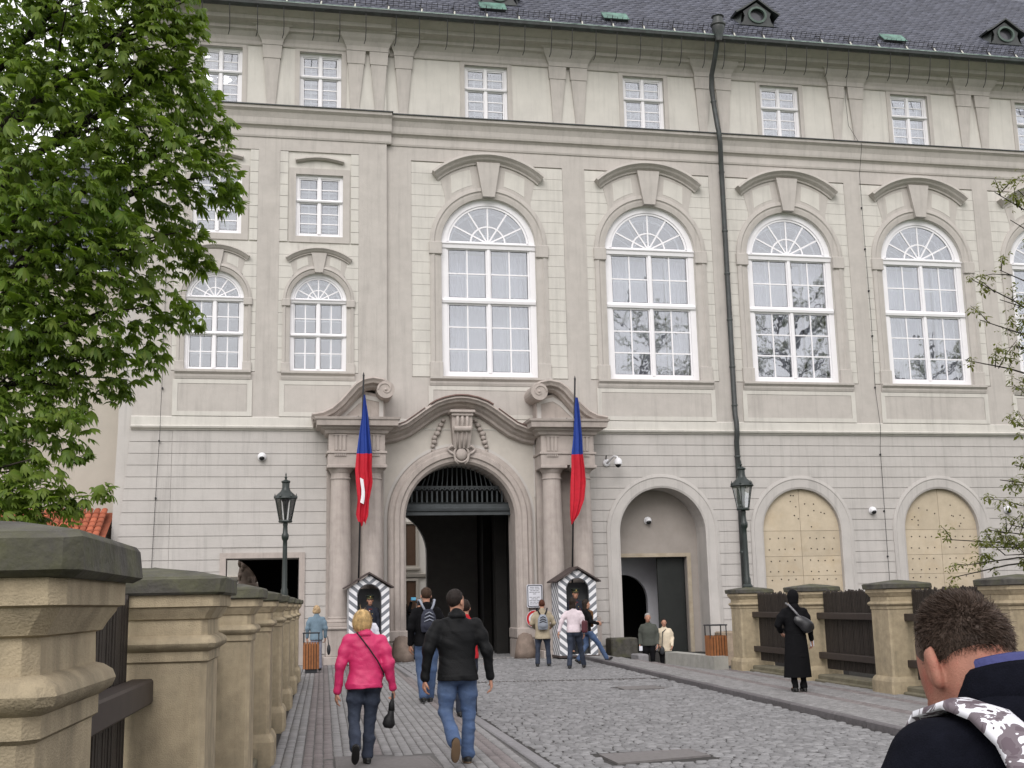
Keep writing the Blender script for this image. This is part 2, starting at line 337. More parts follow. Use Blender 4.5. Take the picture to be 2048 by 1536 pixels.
# steel covers and the drain channel across the road
def cover(label, pts, z, groupn=None):
    b_ = MB(); n = len(pts); cx = sum(p[0] for p in pts)/n; cy = sum(p[1] for p in pts)/n
    b_.add([(x-cx,y-cy,-.02) for x,y in pts]+[(x-cx,y-cy,z) for x,y in pts]+[((x-cx)*.94,(y-cy)*.94,z) for x,y in pts]+[((x-cx)*.93,(y-cy)*.92,z-.004) for x,y in pts],
           [(i,(i+1)%n,(i+1)%n+n,i+n) for i in range(n)]+[(i+n,(i+1)%n+n,(i+1)%n+2*n,i+2*n) for i in range(n)]+[(i+2*n,(i+1)%n+2*n,(i+1)%n+3*n,i+3*n) for i in range(n)]+[tuple(range(3*n,4*n))])
    return tag(b_.build('cover_plate', M_PLATE, loc=(cx,cy,0)), label, 'cover plate')
cover('flat steel cover let into the left sidewalk behind the pink jacket', [(.65,-23.96),(1.73,-23.96),(1.72,-22.95),(.7,-22.64)], .005)
cover('large steel cover in the cobbled road nearest the camera', PL_R[0], .006)
cover('small dark steel cover in the cobbles near the drain channel', PL_R[1], .006)
dr = thing('drain_channel', 'narrow iron drain channel crossing the cobbled road before the gate', 'drain', (4.0,-10.9,0))
b_ = MB(); b_.add([(-.4,-.07,-.006),(4.1,-.07-.75,-.006),(4.1,.07-.75,-.006),(-.4,.07,-.006)], [(0,1,2,3)]); b_.build('channel', M_BLACK, dr)
for i in range(60):
    x = -.35+i*.074; MB().box(-.016,.016,-.075,.075,-.004,.012).build('grate_bar', M_PLATE, dr, loc=(x, -x*.18, 0))
# ================================================================== CASTLE WING
WING = thing('palace_wing', 'long beige baroque palace wing with white arched windows and slate roof', 'building', (0,0,0))
BAYS = [6.72, 12.21, 17.21, 22.2, 27.2, 32.2]; BHW = [2.53]+[2.2]*5; LBAYS = [-1.9, 1.25]
XE = 36.0; YL = -.15; XC = 3.38; XW = -4.2        # right end, left plane, corner, left end
ZB, ZS, RW = 8.72, 13.15, 1.56
def wb(name, mb, m_, parent=None, smooth=False): return mb.build(name, m_, parent or WING, smooth)

# ---- upper storey core (recessed plane) with window openings, and the proud field in front of it
holes = [arch(c, ZB, ZS, RW) for c in BAYS]
wb('wall', MB().prism(rect(XC,XE,7.05,17.0), .06, .45, [h[:] for h in holes]), M_LIGHT)
fh = [rect(c-w_, c+w_, ZB-.02, 15.9) for c, w_ in zip(BAYS, BHW)]
wb('wall_field', MB().prism(rect(XC,XE,7.05,16.99), 0, .058, fh), M_TAN)
lh = [arch(c, 8.79, 11.07, .87) for c in LBAYS]; lq = [rect(c-.74,c+.74,13.15,15.2) for c in LBAYS]
wb('wall', MB().prism(rect(XW,XC-.002,7.05,17.0), YL+.05, .45, lh+lq), M_LIGHT)
wb('wall_field', MB().prism(rect(XW,XC,7.05,16.99), YL, YL+.049, [rect(c-1.24,c+1.24,8.75,15.95) for c in LBAYS]), M_TAN)
# attic
aw = [rect(c-.73,c+.73,17.37,19.36) for c in BAYS]
wb('wall', MB().prism(rect(XC,XE,17.0,20.6), 0.003, .45, aw), M_LIGHT)
law = [rect(c-.67,c+.67,17.37,19.36) for c in LBAYS]
wb('wall', MB().prism(rect(XW,XC-.003,17.0,20.6), YL+.003, .45, law), M_LIGHT)
# ---- ground floor core
GA = (5.65, 4.24, 1.71); NI = (12.23, 3.76, 1.44); PLG = [(17.02, 3.78, 1.37), (22.07, 3.78, 1.37), (27.1, 3.78, 1.37), (32.1, 3.78, 1.37)]
gh = [arch(GA[0],-1,GA[1],GA[2]), arch(NI[0],-1,NI[1],NI[2])]+[arch(c,-1,s,r) for c, s, r in PLG]
wb('wall', MB().prism(rect(XC-.4,XE,-1.2,7.06), .03, .9, gh), M_GROUND)
wb('wall', MB().prism([(-4.75,-1.2),(XC-.401,-1.2),(XC-.401,7.04),(-4.2,7.04)], YL+.03, .9, [rect(-1.39,.74,-1.1,3.1)]), M_GROUND)
# rusticated courses of the ground floor: every course is a piece, cut where the arches are
arches = [(GA[0],GA[1],2.3)]+[(NI[0],NI[1],1.66)]+[(c,s,1.6) for c,s,r in PLG]
ZG = [6.94]+[6.59-.3515*i for i in range(19)]
def side(cx, zs, R, z):
    if z <= zs: return R
    q = R*R-(z-zs)**2; return math.sqrt(q) if q > 0 else 0
for z1, z0 in zip(ZG[:-1], ZG[1:]):
    a0, a1 = z0+.009, z1-.009
    zz = [a0+(a1-a0)*i/6 for i in range(7)]
    xs = [(XC-.3, None)]
    edges = []
    for c, s_, R in arches:
        edges.append(c)
    prev = lambda z: 2.9
    for c, s_, R in arches+[(None,0,0)]:
        rb = (lambda z: XE) if c is None else (lambda z, c=c, s_=s_, R=R: c-side(c,s_,R,z))
        poly = [(rb(z), z) for z in zz]+[(prev(z), z) for z in zz[::-1]]
        if min(rb(z)-prev(z) for z in zz) > .02:
            q = [poly[0]]
            for p in poly[1:]:
                if (p[0]-q[-1][0])**2+(p[1]-q[-1][1])**2 > 1e-8: q.append(p)
            wb('rusticated_course', MB().prism(q, 0, .031, back=False), M_GROUND)
        if c is not None: prev = (lambda z, c=c, s_=s_, R=R: c+side(c,s_,R,z))
    # left part, battered towards the corner, with a vertical joint
    bx = lambda z: -4.2-.55*(7.04-z)/7.04
    for xa, xb in ((None,-3.04),(-3.03,XC-.42)):
        L0 = bx(a0)-.02 if xa is None else xa; L1 = bx(a1)-.02 if xa is None else xa
        if xa is not None and a0 < 3.26:
            wb('rusticated_course', MB().prism([(L0,a0),(-1.5,a0),(-1.5,a1),(L1,a1)], YL, YL+.031, back=False), M_GROUND)
            wb('rusticated_course', MB().prism([(.86,a0),(xb,a0),(xb,a1),(.86,a1)], YL, YL+.031, back=False), M_GROUND)
        else: wb('rusticated_course', MB().prism([(L0,a0),(xb,a0),(xb,a1),(L1,a1)], YL, YL+.031, back=False), M_GROUND)
wb('corner_quoin', MB().prism([(-4.78,-1.2),(-4.2,7.04),(-4.2,20.5),(-4.6,20.5),(-4.6,7.04)][::-1], YL+.04, 9), M_GROUND)
# ---- string course between ground and upper floor
def strip(name, prof, x0, x1, y, m_): return wb(name, MB().prof_x([(y+a,z) for a,z in prof], x0, x1), m_)
SP = [(.2,6.94),(-.03,6.94),(-.05,6.98),(-.11,7.0),(-.13,7.05),(-.05,7.09),(-.04,7.34),(-.0,7.37),(.2,7.37)]
strip('string_course', SP, XC+.001, XE, 0, M_LIGHT); strip('string_course', SP, XW-.03, XC, YL, M_LIGHT)
EP = [(.2,16.36),(-.03,16.36),(-.05,16.42),(-.05,16.64),(-.1,16.7),(-.16,16.73),(-.18,16.8),(-.2,16.95),(-.27,17.12),(-.36,17.2),(-.37,17.29),(.2,17.31)]
strip('entablature_band', EP, XC+.002, XE, 0, M_TAN); strip('entablature_band', EP, XW-.1, XC+.15, YL, M_TAN)
LP = [(.1,17.315),(-.41,17.293),(-.41,17.325),(.1,17.36)]
strip('copper_flashing', LP, XC+.16, XE, 0, M_COPPERD); strip('copper_flashing', LP, XW-.12, XC+.18, YL, M_COPPERD)
CP = [(.2,19.46),(-.04,19.46),(-.06,19.5),(-.06,19.6),(-.09,19.72),(-.2,19.86),(-.3,19.9),(-.3,20.0),(-.36,20.04),(-.62,20.08),(-.64,20.2),(-.78,20.26),(-.95,20.34),(-1.05,20.42),(-1.05,20.5),(.2,20.6)]
strip('cornice', CP, XC+.003, XE, 0, M_TAN); strip('cornice', CP, XW-.4, XC+.1, YL, M_TAN)

# ---- windows
def window(name, half, h, zs=None, zmid=None, cl=2, rl=3, ru=2, fan=True):
    """window standing on its sill at the origin; zs = springing height (arched) else flat head at h"""
    fr = .19 if half > 1 else .1; top = zs if zs else h
    path = arch(0, 0, zs, half) if zs else [(-half,0),(-half,h),(half,h),(half,0)]
    F = MB()
    if zs:
        F.prism(path, 0, .16, [[(-half+fr,fr*.9)]+arc(0, zs, half-fr, PI, 0, 24)+[(half-fr,fr*.9)]])
    else: F.prism(rect(-half,half,0,h), 0, .16, [rect(-half+fr,half-fr,fr*.8,h-fr)])
    W = F.mesh(name, M_WHITE); root = link(name, W)
    i = half-fr; zl0 = fr*.9; tz = .09 if half > 1 else .05
    def casement(x0, x1, z0, z1, nc, nr):
        s_ = .055 if half > 1 else .04; mt = .023 if half > 1 else .018
        c = MB(); c.prism(rect(x0,x1,z0,z1), .03, .1, [rect(x0+s_,x1-s_,z0+s_,z1-s_)])
        gw, gh_ = (x1-x0-2*s_)/nc, (z1-z0-2*s_)/nr
        for a in range(1,nc): c.box(x0+s_+a*gw-mt, x0+s_+a*gw+mt, .045, .085, z0+s_, z1-s_)
        for a in range(1,nr): c.box(x0+s_, x1-s_, .047, .083, z0+s_+a*gh_-mt, z0+s_+a*gh_+mt)
        c.build('casement', M_WHITE, root)
        me = MB().box(-gw/2+mt,gw/2-mt,-.003,.003,-gh_/2+mt,gh_/2-mt).mesh('pane', M_GLASS)
        for a in range(nc):
            for b_ in range(nr): link('pane', me, root, (x0+s_+(a+.5)*gw, .066+random.uniform(-.002,.002), z0+s_+(b_+.5)*gh_), (random.gauss(0,.004),0,random.gauss(0,.006)))
    levels = [(zl0, zmid-tz, rl), (zmid+tz*.6, top-(tz*1.2 if zs else fr), ru)]
    for z0, z1, nr in levels:
        casement(-i+.004, -.035, z0, z1, cl, nr); casement(.035, i-.004, z0, z1, cl, nr)
    MB().bbox(-.05,.05,-.02,.14,zl0,top-.02,.008).build('mullion', M_WHITE, root)
    MB().prof_x([(.14,zmid-tz),(-.05,zmid-tz),(-.07,zmid-.01),(-.04,zmid+tz*.6),(.14,zmid+tz*.6)], -half+.02, half-.02).build('transom', M_WHITE, root)
    if zs:
        MB().prof_x([(.14,zs-tz*1.4),(-.04,zs-tz*1.4),(-.06,zs-.02),(-.1,zs+.02),(-.1,zs+tz*.55),(.14,zs+tz*.9)], -half-.02, half+.02).build('transom', M_WHITE, root)
        fz = zs+tz*.9; R_ = i; fs = MB(); rw = .07 if half > 1 else .05; bw = .026 if half > 1 else .018
        fs.sweep([(R_-.005,fz)]+arc(0,zs,R_-.005,.06,PI-.06,24)+[(-R_+.005,fz)], [(0,.03),(rw,.03),(rw,.1),(0,.1)])
        fs.box(-R_,R_,.03,.1,fz-.02,fz+.05)
        fs.sweep(arc(0,fz,R_*.42,0,PI,16), [(-bw,.045),(bw,.045),(bw,.085),(-bw,.085)])
        for k in range(1,6):
            a = PI*k/6; dx, dz = math.cos(a), math.sin(a); px, pz = -dz*bw, dx*bw
            fs.prism([(px,fz+pz),(-px,fz-pz),(dx*(R_-.02)-px,zs+dz*(R_-.02)-pz),(dx*(R_-.02)+px,zs+dz*(R_-.02)+pz)], .047, .083)
        fs.build('fanlight_sash', M_WHITE, root)
        for k in range(6):
            a0, a1 = PI*k/6, PI*(k+1)/6
            o_ = arc(0,fz+.02,R_*.42,a0,a1,4)+arc(0,zs+.02,R_-.03,a1,a0,4); MB().prism(o_, .062, .068).build('pane', M_GLASS, root)
            MB().prism([(0,fz+.02)]+arc(0,fz+.02,R_*.42,a0,a1,4), .063, .069).build('pane', M_GLASS, root)
    # inner sash and curtains of the double window
    n_ = MB(); hh = top+(half if zs else 0)
    for z in [zl0+.04]+[zl0+(zmid-zl0)*k/rl for k in range(1,rl)]+[zmid-.03, zmid+.05]+[zmid+(top-zmid)*k/ru for k in range(1,ru)]+[top-.02]: n_.box(-i,i,.42,.45,z-.018,z+.018)
    for x in [-i+.03,-i*.5,-.04,.04,i*.5,i-.03]: n_.box(x-.022,x+.022,.415,.455,zl0,top)
    if zs:
        n_.sweep(arc(0,zs,R_*.9,0,PI,16), [(-.03,.42),(.03,.42),(.03,.45),(-.03,.45)]); n_.sweep(arc(0,zs,R_*.35,0,PI,12), [(-.02,.42),(.02,.42),(.02,.45),(-.02,.45)])
        for k in range(1,6): a = PI*k/6; n_.tube([(0,.435,zs),(math.cos(a)*R_*.9,.435,zs+math.sin(a)*R_*.9)], .018, 4)
    n_.build('inner_sash', M_INNER, root)
    return root
M_CURT = mat('white_curtain', (.6, .59, .65), rough=.9, var=.04)
def curtain(root, x0, x1, z0, z1, y=.62, amp=.035, wl=.16):
    n_ = max(8, int((x1-x0)/.03)); vs = []; 
    for i in range(n_+1):
        x = x0+(x1-x0)*i/n_; yy = y+amp*math.sin(x*2*PI/wl)+amp*.4*math.sin(x*2*PI/wl*.37+1)
        vs += [(x,yy,z0),(x,yy,z1)]
    b_ = MB(); b_.add(vs, [(2*i,2*i+2,2*i+3,2*i+1) for i in range(n_)]); return b_.build('curtain', M_CURT, root, True)
big = window('window', RW, 0, ZS-ZB, 11.28-ZB)
curtain(big, -1.46, -.72, .05, 4.3); curtain(big, .72, 1.46, .05, 4.3); curtain(big, -.7, .7, .05, 4.3, y=.72, amp=.012, wl=.09)
big.parent = WING; big.location = (BAYS[0], .16, ZB)
for c in BAYS[1:]: copy_tree(big, WING, (c, .16, ZB))
lw = window('window', .87, 0, 11.07-8.79, 9.98-8.79, rl=2, ru=2)
MB().box(-.8,.8,.8,.82,.05,2.9).build('curtain', mat('grey_blind', (.4,.4,.44), var=.05), lw)
lw.parent = WING; lw.location = (LBAYS[1], 0, 8.79); copy_tree(lw, WING, (LBAYS[0], 0, 8.79))
sq = window('window', .73, 1.99, None, 1.2, cl=1, rl=3, ru=2)
MB().box(-.7,.7,.75,.77,.0,1.99).build('curtain', mat('pale_room', (.5,.5,.52), var=.08), sq)
tr_ = MB()
for cx, cz, r in ((-.25,.95,.2),(.35,.35,.28),(-.1,.1,.5),(.75,.5,.3)): tr_.sweep([(cx+r*math.cos(2*PI*k/20), cz+r*math.sin(2*PI*k/20)) for k in range(20)], [(-.025,.6),(.025,.6),(.025,.64),(-.025,.64)], closed=True)
tr_.build('inner_tracery', M_INNER, sq)
sq.parent = WING; sq.location = (BAYS[0], .12, 17.37)
for c in BAYS[1:]: copy_tree(sq, WING, (c, .12, 17.37))
la = window('window', .67, 1.99, None, 1.2, cl=1, rl=3, ru=2)
for k in range(7): MB().box(-.62,.62,.5,.52,.06+k*.27,.27+k*.27).build('blind_slat', M_CURT, la)
la.parent = WING; la.location = (LBAYS[0], 0, 17.37); copy_tree(la, WING, (LBAYS[1], 0, 17.37))
ls = window('window', .74, 2.05, None, 1.2, cl=1, rl=3, ru=2)
for k in range(7): MB().box(-.68,.68,.5,.52,.06+k*.28,.29+k*.28).build('blind_slat', M_CURT, ls)
ls.parent = WING; ls.location = (LBAYS[0], -.02, 13.15); copy_tree(ls, WING, (LBAYS[1], -.02, 13.15))

# ---- window surrounds of the big arched windows
def surround(c, y, half, zb, zs, ro, hoodh, hoodz, keyw, panel=True):
    """half: opening; ro: outer half-width of the moulded frame"""
    S = link('window_surround', None, WING, (c, y, 0)); sc = half/1.56
    def b(name, mb, m_=M_TAN, sm=False): return mb.build(name, m_, S, sm)
    mid = (half+ro)/2
    b('jamb_moulding', MB().sweep(arch(0,zb,zs,mid,28), [(ro-mid,.06),(ro-mid,-.06),(.06*sc,-.09),(.02*sc,-.05),(-.04*sc,-.05),(half-mid+.01,-.02),(half-mid+.01,.06)]))
    # shaped spandrel plate between arch and hood
    zt = hoodz; hh = hoodh*.8
    pl = [(-ro,zs+.05)]+arc(0,zs,ro,PI,PI*.73,6)+[(-hh*1.0,zs+(zt-zs)*.52),(-hh*.985,zs+(zt-zs)*.66),(-hh*1.02,zs+(zt-zs)*.76),(-hh*1.1,zt-.06)]
    Rr = (hoodh**2+.68**2*sc)/(2*.68*sc); 
    hood = arc(0, zt+.68*sc-Rr, Rr, PI/2+math.asin(hoodh/Rr), PI/2-math.asin(hoodh/Rr), 20)
    up = [(x,z-.12) for x,z in hood if abs(x) < hh*1.08]
    plate = pl+up+[(-x,z) for x,z in pl[::-1]]
    inner = arc(0,zs,mid+.02,0,PI,24)
    b('spandrel_plate', MB().prism((plate+inner[::-1][0:0]+[(mid+.02,zs+.05)]+arc(0,zs,mid+.02,.03,PI-.03,24)+[(-mid-.02,zs+.05)])[::-1], -.03, .05))
    if panel:
        for s_ in (-1,1):
            q = []
            for t in range(7):
                x = keyw*1.35+(hh*.84-keyw*1.35)*t/6; q.append((s_*x, zs+math.sqrt(max((ro+.1*sc)**2-x*x, .0))+.02))
            for t in range(6,-1,-1):
                x = keyw*1.5+(hh*.86-keyw*1.5)*t/6; q.append((s_*x, zt+.68*sc-Rr+math.sqrt(Rr*Rr-x*x)-.36*sc))
            b('spandrel_panel', MB().prism(q if s_ > 0 else q[::-1], -.038, -.02), M_LIGHT)
    # hood mould: stepped
    b('hood_mould', MB().sweep(hood, [(.1*sc,.05),(.1*sc,-.32*sc),(.02,-.34*sc),(-.05*sc,-.24*sc),(-.1*sc,-.2*sc),(-.17*sc,-.1*sc),(-.22*sc,-.08),(-.22*sc,.05)]))
    kt = zt+.68*sc-.2*sc
    b('keystone', MB().prism([(-keyw*.5,zs+half+.02),(keyw*.5,zs+half+.02),(keyw,kt),(-keyw,kt)], -.19*sc, .05))
    for s_ in (-1,1):
        x0, x1 = sorted((s_*(half-.01), s_*(ro+.03)))
        b('impost_block', MB().bbox(x0,x1,-.115,.06,zs-.4*sc,zs+.02,.02)); b('base_block', MB().bbox(x0,x1,-.1,.06,zb-.01,zb+.48*sc,.015))
    return S
for c in BAYS: surround(c, .03, RW, ZB, ZS, 1.94, 1.8, 15.42, .39)
for c in LBAYS:
    surround(c, YL+.03, .87, 8.79, 11.07, 1.1, 1.0, 12.32, .24)
    S = link('window_surround', None, WING, (c, YL, 0)); yb = 0
    MB().prism(rect(-.95,.95,12.95,15.4), .01, .05, [rect(-.74,.74,13.15,15.2)]).build('frame_band', M_TAN, S)
    hp = [(-.76+1.52*i/10, 15.62+.11*math.sin(PI*i/10)) for i in range(11)]
    MB().sweep(hp, [(.06,.04),(.06,-.1),(0,-.12),(-.05,-.04),(-.05,.04)]).build('hood_mould', M_TAN, S)
for c, w_ in [(c,.73) for c in BAYS]+[(c,.67) for c in LBAYS]:
    y = 0 if c > 3 else YL
    wb('frame_band', MB().prism(rect(c-w_-.15,c+w_+.15,17.33,19.46), y-.025, y+.02, [rect(c-w_,c+w_,17.37,19.36)]), M_TAN)
# rustication blocks beside the big windows (recessed panel), every block a piece
zr = [ZB+.02+.3755*i for i in range(20)]
def rust(cx, sgn, y, hw, ro, zs, zb_, zt_, hoodz):
    z = zb_
    while z < zt_-.05:
        a0, a1 = z+.0045, min(z+.3755, zt_)-.0045
        def inner(zz):
            if zz < zs: return ro-.02
            if zz < zs+ro*.68: return math.sqrt(max(ro*ro-(zz-zs)**2,0))-.02
            return ro*.72 if zz < hoodz+.1 else ro*.6
        zz = [a0+(a1-a0)*k/4 for k in range(5)]
        pl = [(cx+sgn*inner(q), q) for q in zz]+[(cx+sgn*(hw-.004),a1),(cx+sgn*(hw-.004),a0)]
        wb('rustication_block', MB().prism(pl if sgn < 0 else pl[::-1], y-.045, y+.001, back=False), M_LIGHT); z += .3755
for c, h_ in zip(BAYS, BHW):
    for s_ in (-1,1): rust(c, s_, .06, h_, 1.94, ZS, ZB+.01, 15.9, 15.42)
for c in LBAYS:
    for s_ in (-1,1):
        rust(c, s_, YL+.05, 1.24, 1.1, 11.07, 8.77, 12.9, 12.32)
        z = 12.95
        while z < 15.9: 
            x0, x1 = sorted((c+s_*.99, c+s_*1.236)); wb('rustication_block', MB().box(x0,x1,YL+.005,YL+.051,z+.007,min(z+.3755,15.94)-.007), M_LIGHT); z += .3755
# sills and apron panels
for c, hw, y, zt in [(c,h_,0,ZB) for c,h_ in zip(BAYS,BHW)]+[(c,1.24,YL,8.79) for c in LBAYS]:
    w_ = 1.97 if c > 3 else 1.12
    wb('window_sill', MB().prof_x([(y+.05,zt-.28),(y-.05,zt-.28),(y-.08,zt-.2),(y-.08,zt-.14),(y-.16,zt-.07),(y-.16,zt),(y+.2,zt+.015)], c-w_, c+w_), M_TAN)
    wb('apron_panel', MB().prism(rect(c-w_-.05,c+w_+.05,7.38,zt-.29), y-.04, y+.02, [rect(c-w_+.1,c+w_-.1,7.52,zt-.42)]), M_LIGHT)
    wb('apron_panel', MB().prism(rect(c-w_+.104,c+w_-.104,7.524,zt-.424), y-.028, y+.02), M_TAN)
# ---- attic consoles
def console(cx, y, pair=True):
    C = link('console_pair', None, WING, (cx, y, 0)); C.scale = (1,.7,1)
    xs = (-.37,.37) if pair else (0,)
    for x in xs:
        s_ = MB(); sh = .05*(1 if x > 0 else -1) if pair else 0
        s_.add([(x-.26,-.14,19.03),(x+.26,-.14,19.03),(x+.13+sh*.5,-.06,17.5),(x-.15+sh*.5,-.06,17.5),(x-.26,.02,19.03),(x+.26,.02,19.03),(x+.13+sh*.5,.02,17.5),(x-.15+sh*.5,.02,17.5)],
               [(3,2,1,0),(0,4,7,3),(1,2,6,5),(0,1,5,4),(2,3,7,6)]); s_.build('console_shaft', M_TAN, C)
        t_ = MB(); t_.add([(x-.28,-.17,19.03),(x+.28,-.17,19.03),(x+.31,-.2,19.46),(x-.31,-.2,19.46),(x-.28,.02,19.03),(x+.28,.02,19.03),(x+.31,.02,19.46),(x-.31,.02,19.46)],
               [(0,1,2,3),(1,5,6,2),(4,0,3,7),(0,4,5,1),(3,2,6,7)]); t_.build('console_block', M_TAN, C)
        MB().bbox(x-.16,x+.14,-.09,.02,17.36,17.5,.01).build('console_foot', M_TAN, C)
    W_ = .68 if pair else .33; q = MB()
    pr = [(0,19.47,.12),(.0,19.55,.13),(.03,19.62,.14),(.1,19.76,.24),(.18,19.86,.36),(.2,19.92,.4),(.2,20.0,.42),(.3,20.03,.5),(.3,20.12,.52),(.34,20.16,.56)]
    vs = []; 
    for o_, z, d_ in pr: vs += [(-W_-o_,.02,z),(-W_-o_,-.1-d_,z),(W_+o_,-.1-d_,z),(W_+o_,.02,z)]
    fs = [(3,2,1,0)]
    for k in range(len(pr)-1):
        for a, b_ in ((0,1),(1,2),(2,3)): fs.append((k*4+a,k*4+b_,k*4+4+b_,k*4+4+a))
    fs.append(tuple(range(len(vs)-4,len(vs)))); q.add(vs, fs); q.build('console_capital', M_TAN, C)
for cx in (9.53,14.71,19.71,24.7,29.7): console(cx, 0)
console(2.75, YL); console(3.95, 0, False); console(-.3, YL, False); console(-3.6, YL, False)
# ---- interior of the upper floors (plain rooms behind the windows)
wb('room_wall', MB().box(XW,XE,3.2,3.3,7.1,20.5), M_ROOM); wb('room_floor', MB().box(XW,XE,.46,3.19,8.2,8.4), M_ROOM); wb('room_floor', MB().box(XW,XE,.46,3.19,16.7,17.0), M_ROOM)
wb('room_floor', MB().box(XW,3.4,.46,3.19,12.3,12.5), M_ROOM)
for x in (3.4, 9.4, 14.7, 19.7, 24.7): wb('room_wall', MB().box(x,x+.1,.46,3.19,8.41,16.69), M_ROOM)

# ---- roof: slates laid in slanting courses
SL = math.radians(47); cs, sn = math.cos(SL), math.sin(SL); RY, RZ = -1.12, 20.46
rb = MB(); rb.add([(XW-.4,RY,RZ-.02),(XE,RY,RZ-.02),(XE,RY+11*cs,RZ+11*sn),(XW-.4,RY+11*cs,RZ+11*sn),(XE,RY+22*cs,RZ-.02),(XW-.4,RY+22*cs,RZ-.02)], [(0,1,2,3),(3,2,4,5)])
ROOF = wb('roof', rb, M_SLATE)
L_ = []
dx, dv = .30, .27; sk = .25
for iv in range(0, 36):
    for ix in range(0, 140):
        L_.append((XW-.5+ix*dx+(iv%2)*dx*.5, iv*.2))
Q = np.array(L_); n = len(Q); SV = np.zeros((n,8,3))
prof = [(-.148,.0),(.148,.055),(.148,.33),(-.148,.275)]
for k in range(8):
    a, b_ = prof[k%4]; sl = b_+Q[:,1]; lift = (.022 if b_ < .1 else .006)-(0 if k >= 4 else .012)
    jit = RNG.normal(0,.0025,n)
    SV[:,k,0] = Q[:,0]+a; SV[:,k,1] = RY+sl*cs-lift*sn-jit*sn; SV[:,k,2] = RZ+sl*sn+lift*cs+jit*cs
okk = (SV[:,:,0].max(1) < XE)
SV = SV[okk]; Q = Q[okk]
d_ = np.hypot(SV[:,:,0].mean(1), 36.5); vis = (Q[:,0] > 4) & (Q[:,0] < 27.5) & (Q[:,1] < 3.4)
vis &= (Q[:,1] < .3+.13*(Q[:,0]-4))
order = np.argsort(np.where(vis, d_, 1e6)); near = order[:300]; rest = np.setdiff1d(np.arange(len(SV)), near)
for i in near:
    c = SV[i].mean(0); link('slate', quads_mesh('slate', SV[i]-c, CF, M_SLATE), ROOF, c)
F = (CF[None]+8*np.arange(len(rest))[:,None,None]).reshape(-1,4)
stuff(link('slates', quads_mesh('slates', SV[rest].reshape(-1,3), F, M_SLATE), ROOF))
def onroof(x, s_, lift=0): return (x, RY+s_*cs-lift*sn, RZ+s_*sn+lift*cs)
# gutter
gp = [(-1.32,20.42),(-1.3,20.33),(-1.22,20.27),(-1.13,20.28),(-1.07,20.36),(-1.06,20.48),(-1.09,20.48),(-1.12,20.38),(-1.2,20.32),(-1.27,20.36),(-1.3,20.44)]
wb('gutter', MB().prof_x(gp, XW-.4, XE), M_COPPERD)
wb('gutter_edge', MB().prof_x([(-1.335,20.425),(-1.345,20.455),(-1.315,20.47),(-1.298,20.445)], XW-.4, XE), mat('pale_verdigris', (.3,.38,.35), var=.4, scale=4, stain=(.08,.14,.12), sstr=.9, sscale=2))
hk = MB().tube([(0,-1.25,20.3),(0,-1.2,20.05),(.01,-1.12,19.75),(.0,-1.02,19.5),(-.04,-.95,19.38)], .014, 5).mesh('gutter_hook', M_IRON)
x = XW
while x < XE-.5:
    link('gutter_hook', hk, WING, (x+random.uniform(-.06,.06),0,0)); x += .76 if x > 8 else .86
# snow guards
br = MB(); br.tube([onroof(0,.25),onroof(0,.55,.12),onroof(0,.85,.02)], .02, 5); br.tube([onroof(0,.5,.02),onroof(0,.5,.3)], .012, 5)
brm = br.mesh('snow_guard_bracket', M_IRON); brp = MB().tube([onroof(0,.1,.03),onroof(.03,.38,.05)], .026, 6).mesh('bracket_foot', mat('pale_zinc', (.5,.5,.44), var=.2))
x = XW; xs_ = []
while x < XE-1: xs_.append(x); x += 1.08
for k, x in enumerate(xs_):
    o = link('snow_guard_bracket', brm, WING, (x,0,0)); link('bracket_foot', brp, o)
    if k < len(xs_)-1:
        q = MB()
        for l_ in (.06,.2): q.tube([onroof(x,.5,l_),onroof(xs_[k+1],.5,l_)], .01, 5)
        for t in range(6): q.tube([onroof(x+1.08*t/6,.5,.0),onroof(x+1.08*t/6,.5,.27)], .008, 4)
        wb('snow_guard_rail', q, M_IRON)
# bull's-eye dormers and roof hatches of copper
M_RING = mat('dull_verdigris', (.085,.115,.1), rough=.6, var=.3, scale=6)
def dormer(x, s_):
    px, py, pz = onroof(x, s_); D = link('dormer', None, WING, (px, py, pz)); D.scale = (1.3,1.2,1.25)
    pts = [(-.5,0),(.5,0),(.4,.14),(.36,.3),(.4,.42),(0,.72),(-.4,.42),(-.36,.3),(-.4,.14)]
    MB().prism(pts, -.02, .6, [[(.22*math.cos(-2*PI*k/16), .33+.2*math.sin(-2*PI*k/16)) for k in range(16)]]).build('dormer_front', M_COPPERD, D)
    MB().sweep([(-.62,.34),(-.42,.46),(0,.78),(.42,.46),(.62,.34)], [(0,-.1),(.05,-.1),(.05,.75),(0,.75)]).build('dormer_roof', M_COPPERD, D)
    MB().sweep([(.24*math.cos(2*PI*k/20), .33+.22*math.sin(2*PI*k/20)) for k in range(20)], [(-.03,-.06),(.03,-.06),(.03,.02),(-.03,.02)], closed=True).build('round_frame', M_RING, D)
    MB().prism([(.22*math.cos(2*PI*k/16), .33+.2*math.sin(2*PI*k/16)) for k in range(16)], .08, .09).build('pane', mat('dark_pane', (.06,.06,.07), rough=.15, var=.1, spec=.6), D)
    MB().add([(-.72,-.08,-.02),(.72,-.08,-.02),(.5,.02,.03),(-.5,.02,.03)], [(0,1,2,3)]).build('flashing', M_COPPER, D)
    for s2 in (-1,1): MB().add([(s2*.5,0,0),(s2*.78,.2,.1),(s2*.62,.4,.36),(s2*.42,0,.4)], [(0,1,2,3)]).build('cheek', M_COPPERD, D)
dormer(16.5, 1.45); dormer(26.35, 1.55); dormer(7.2, 1.55)
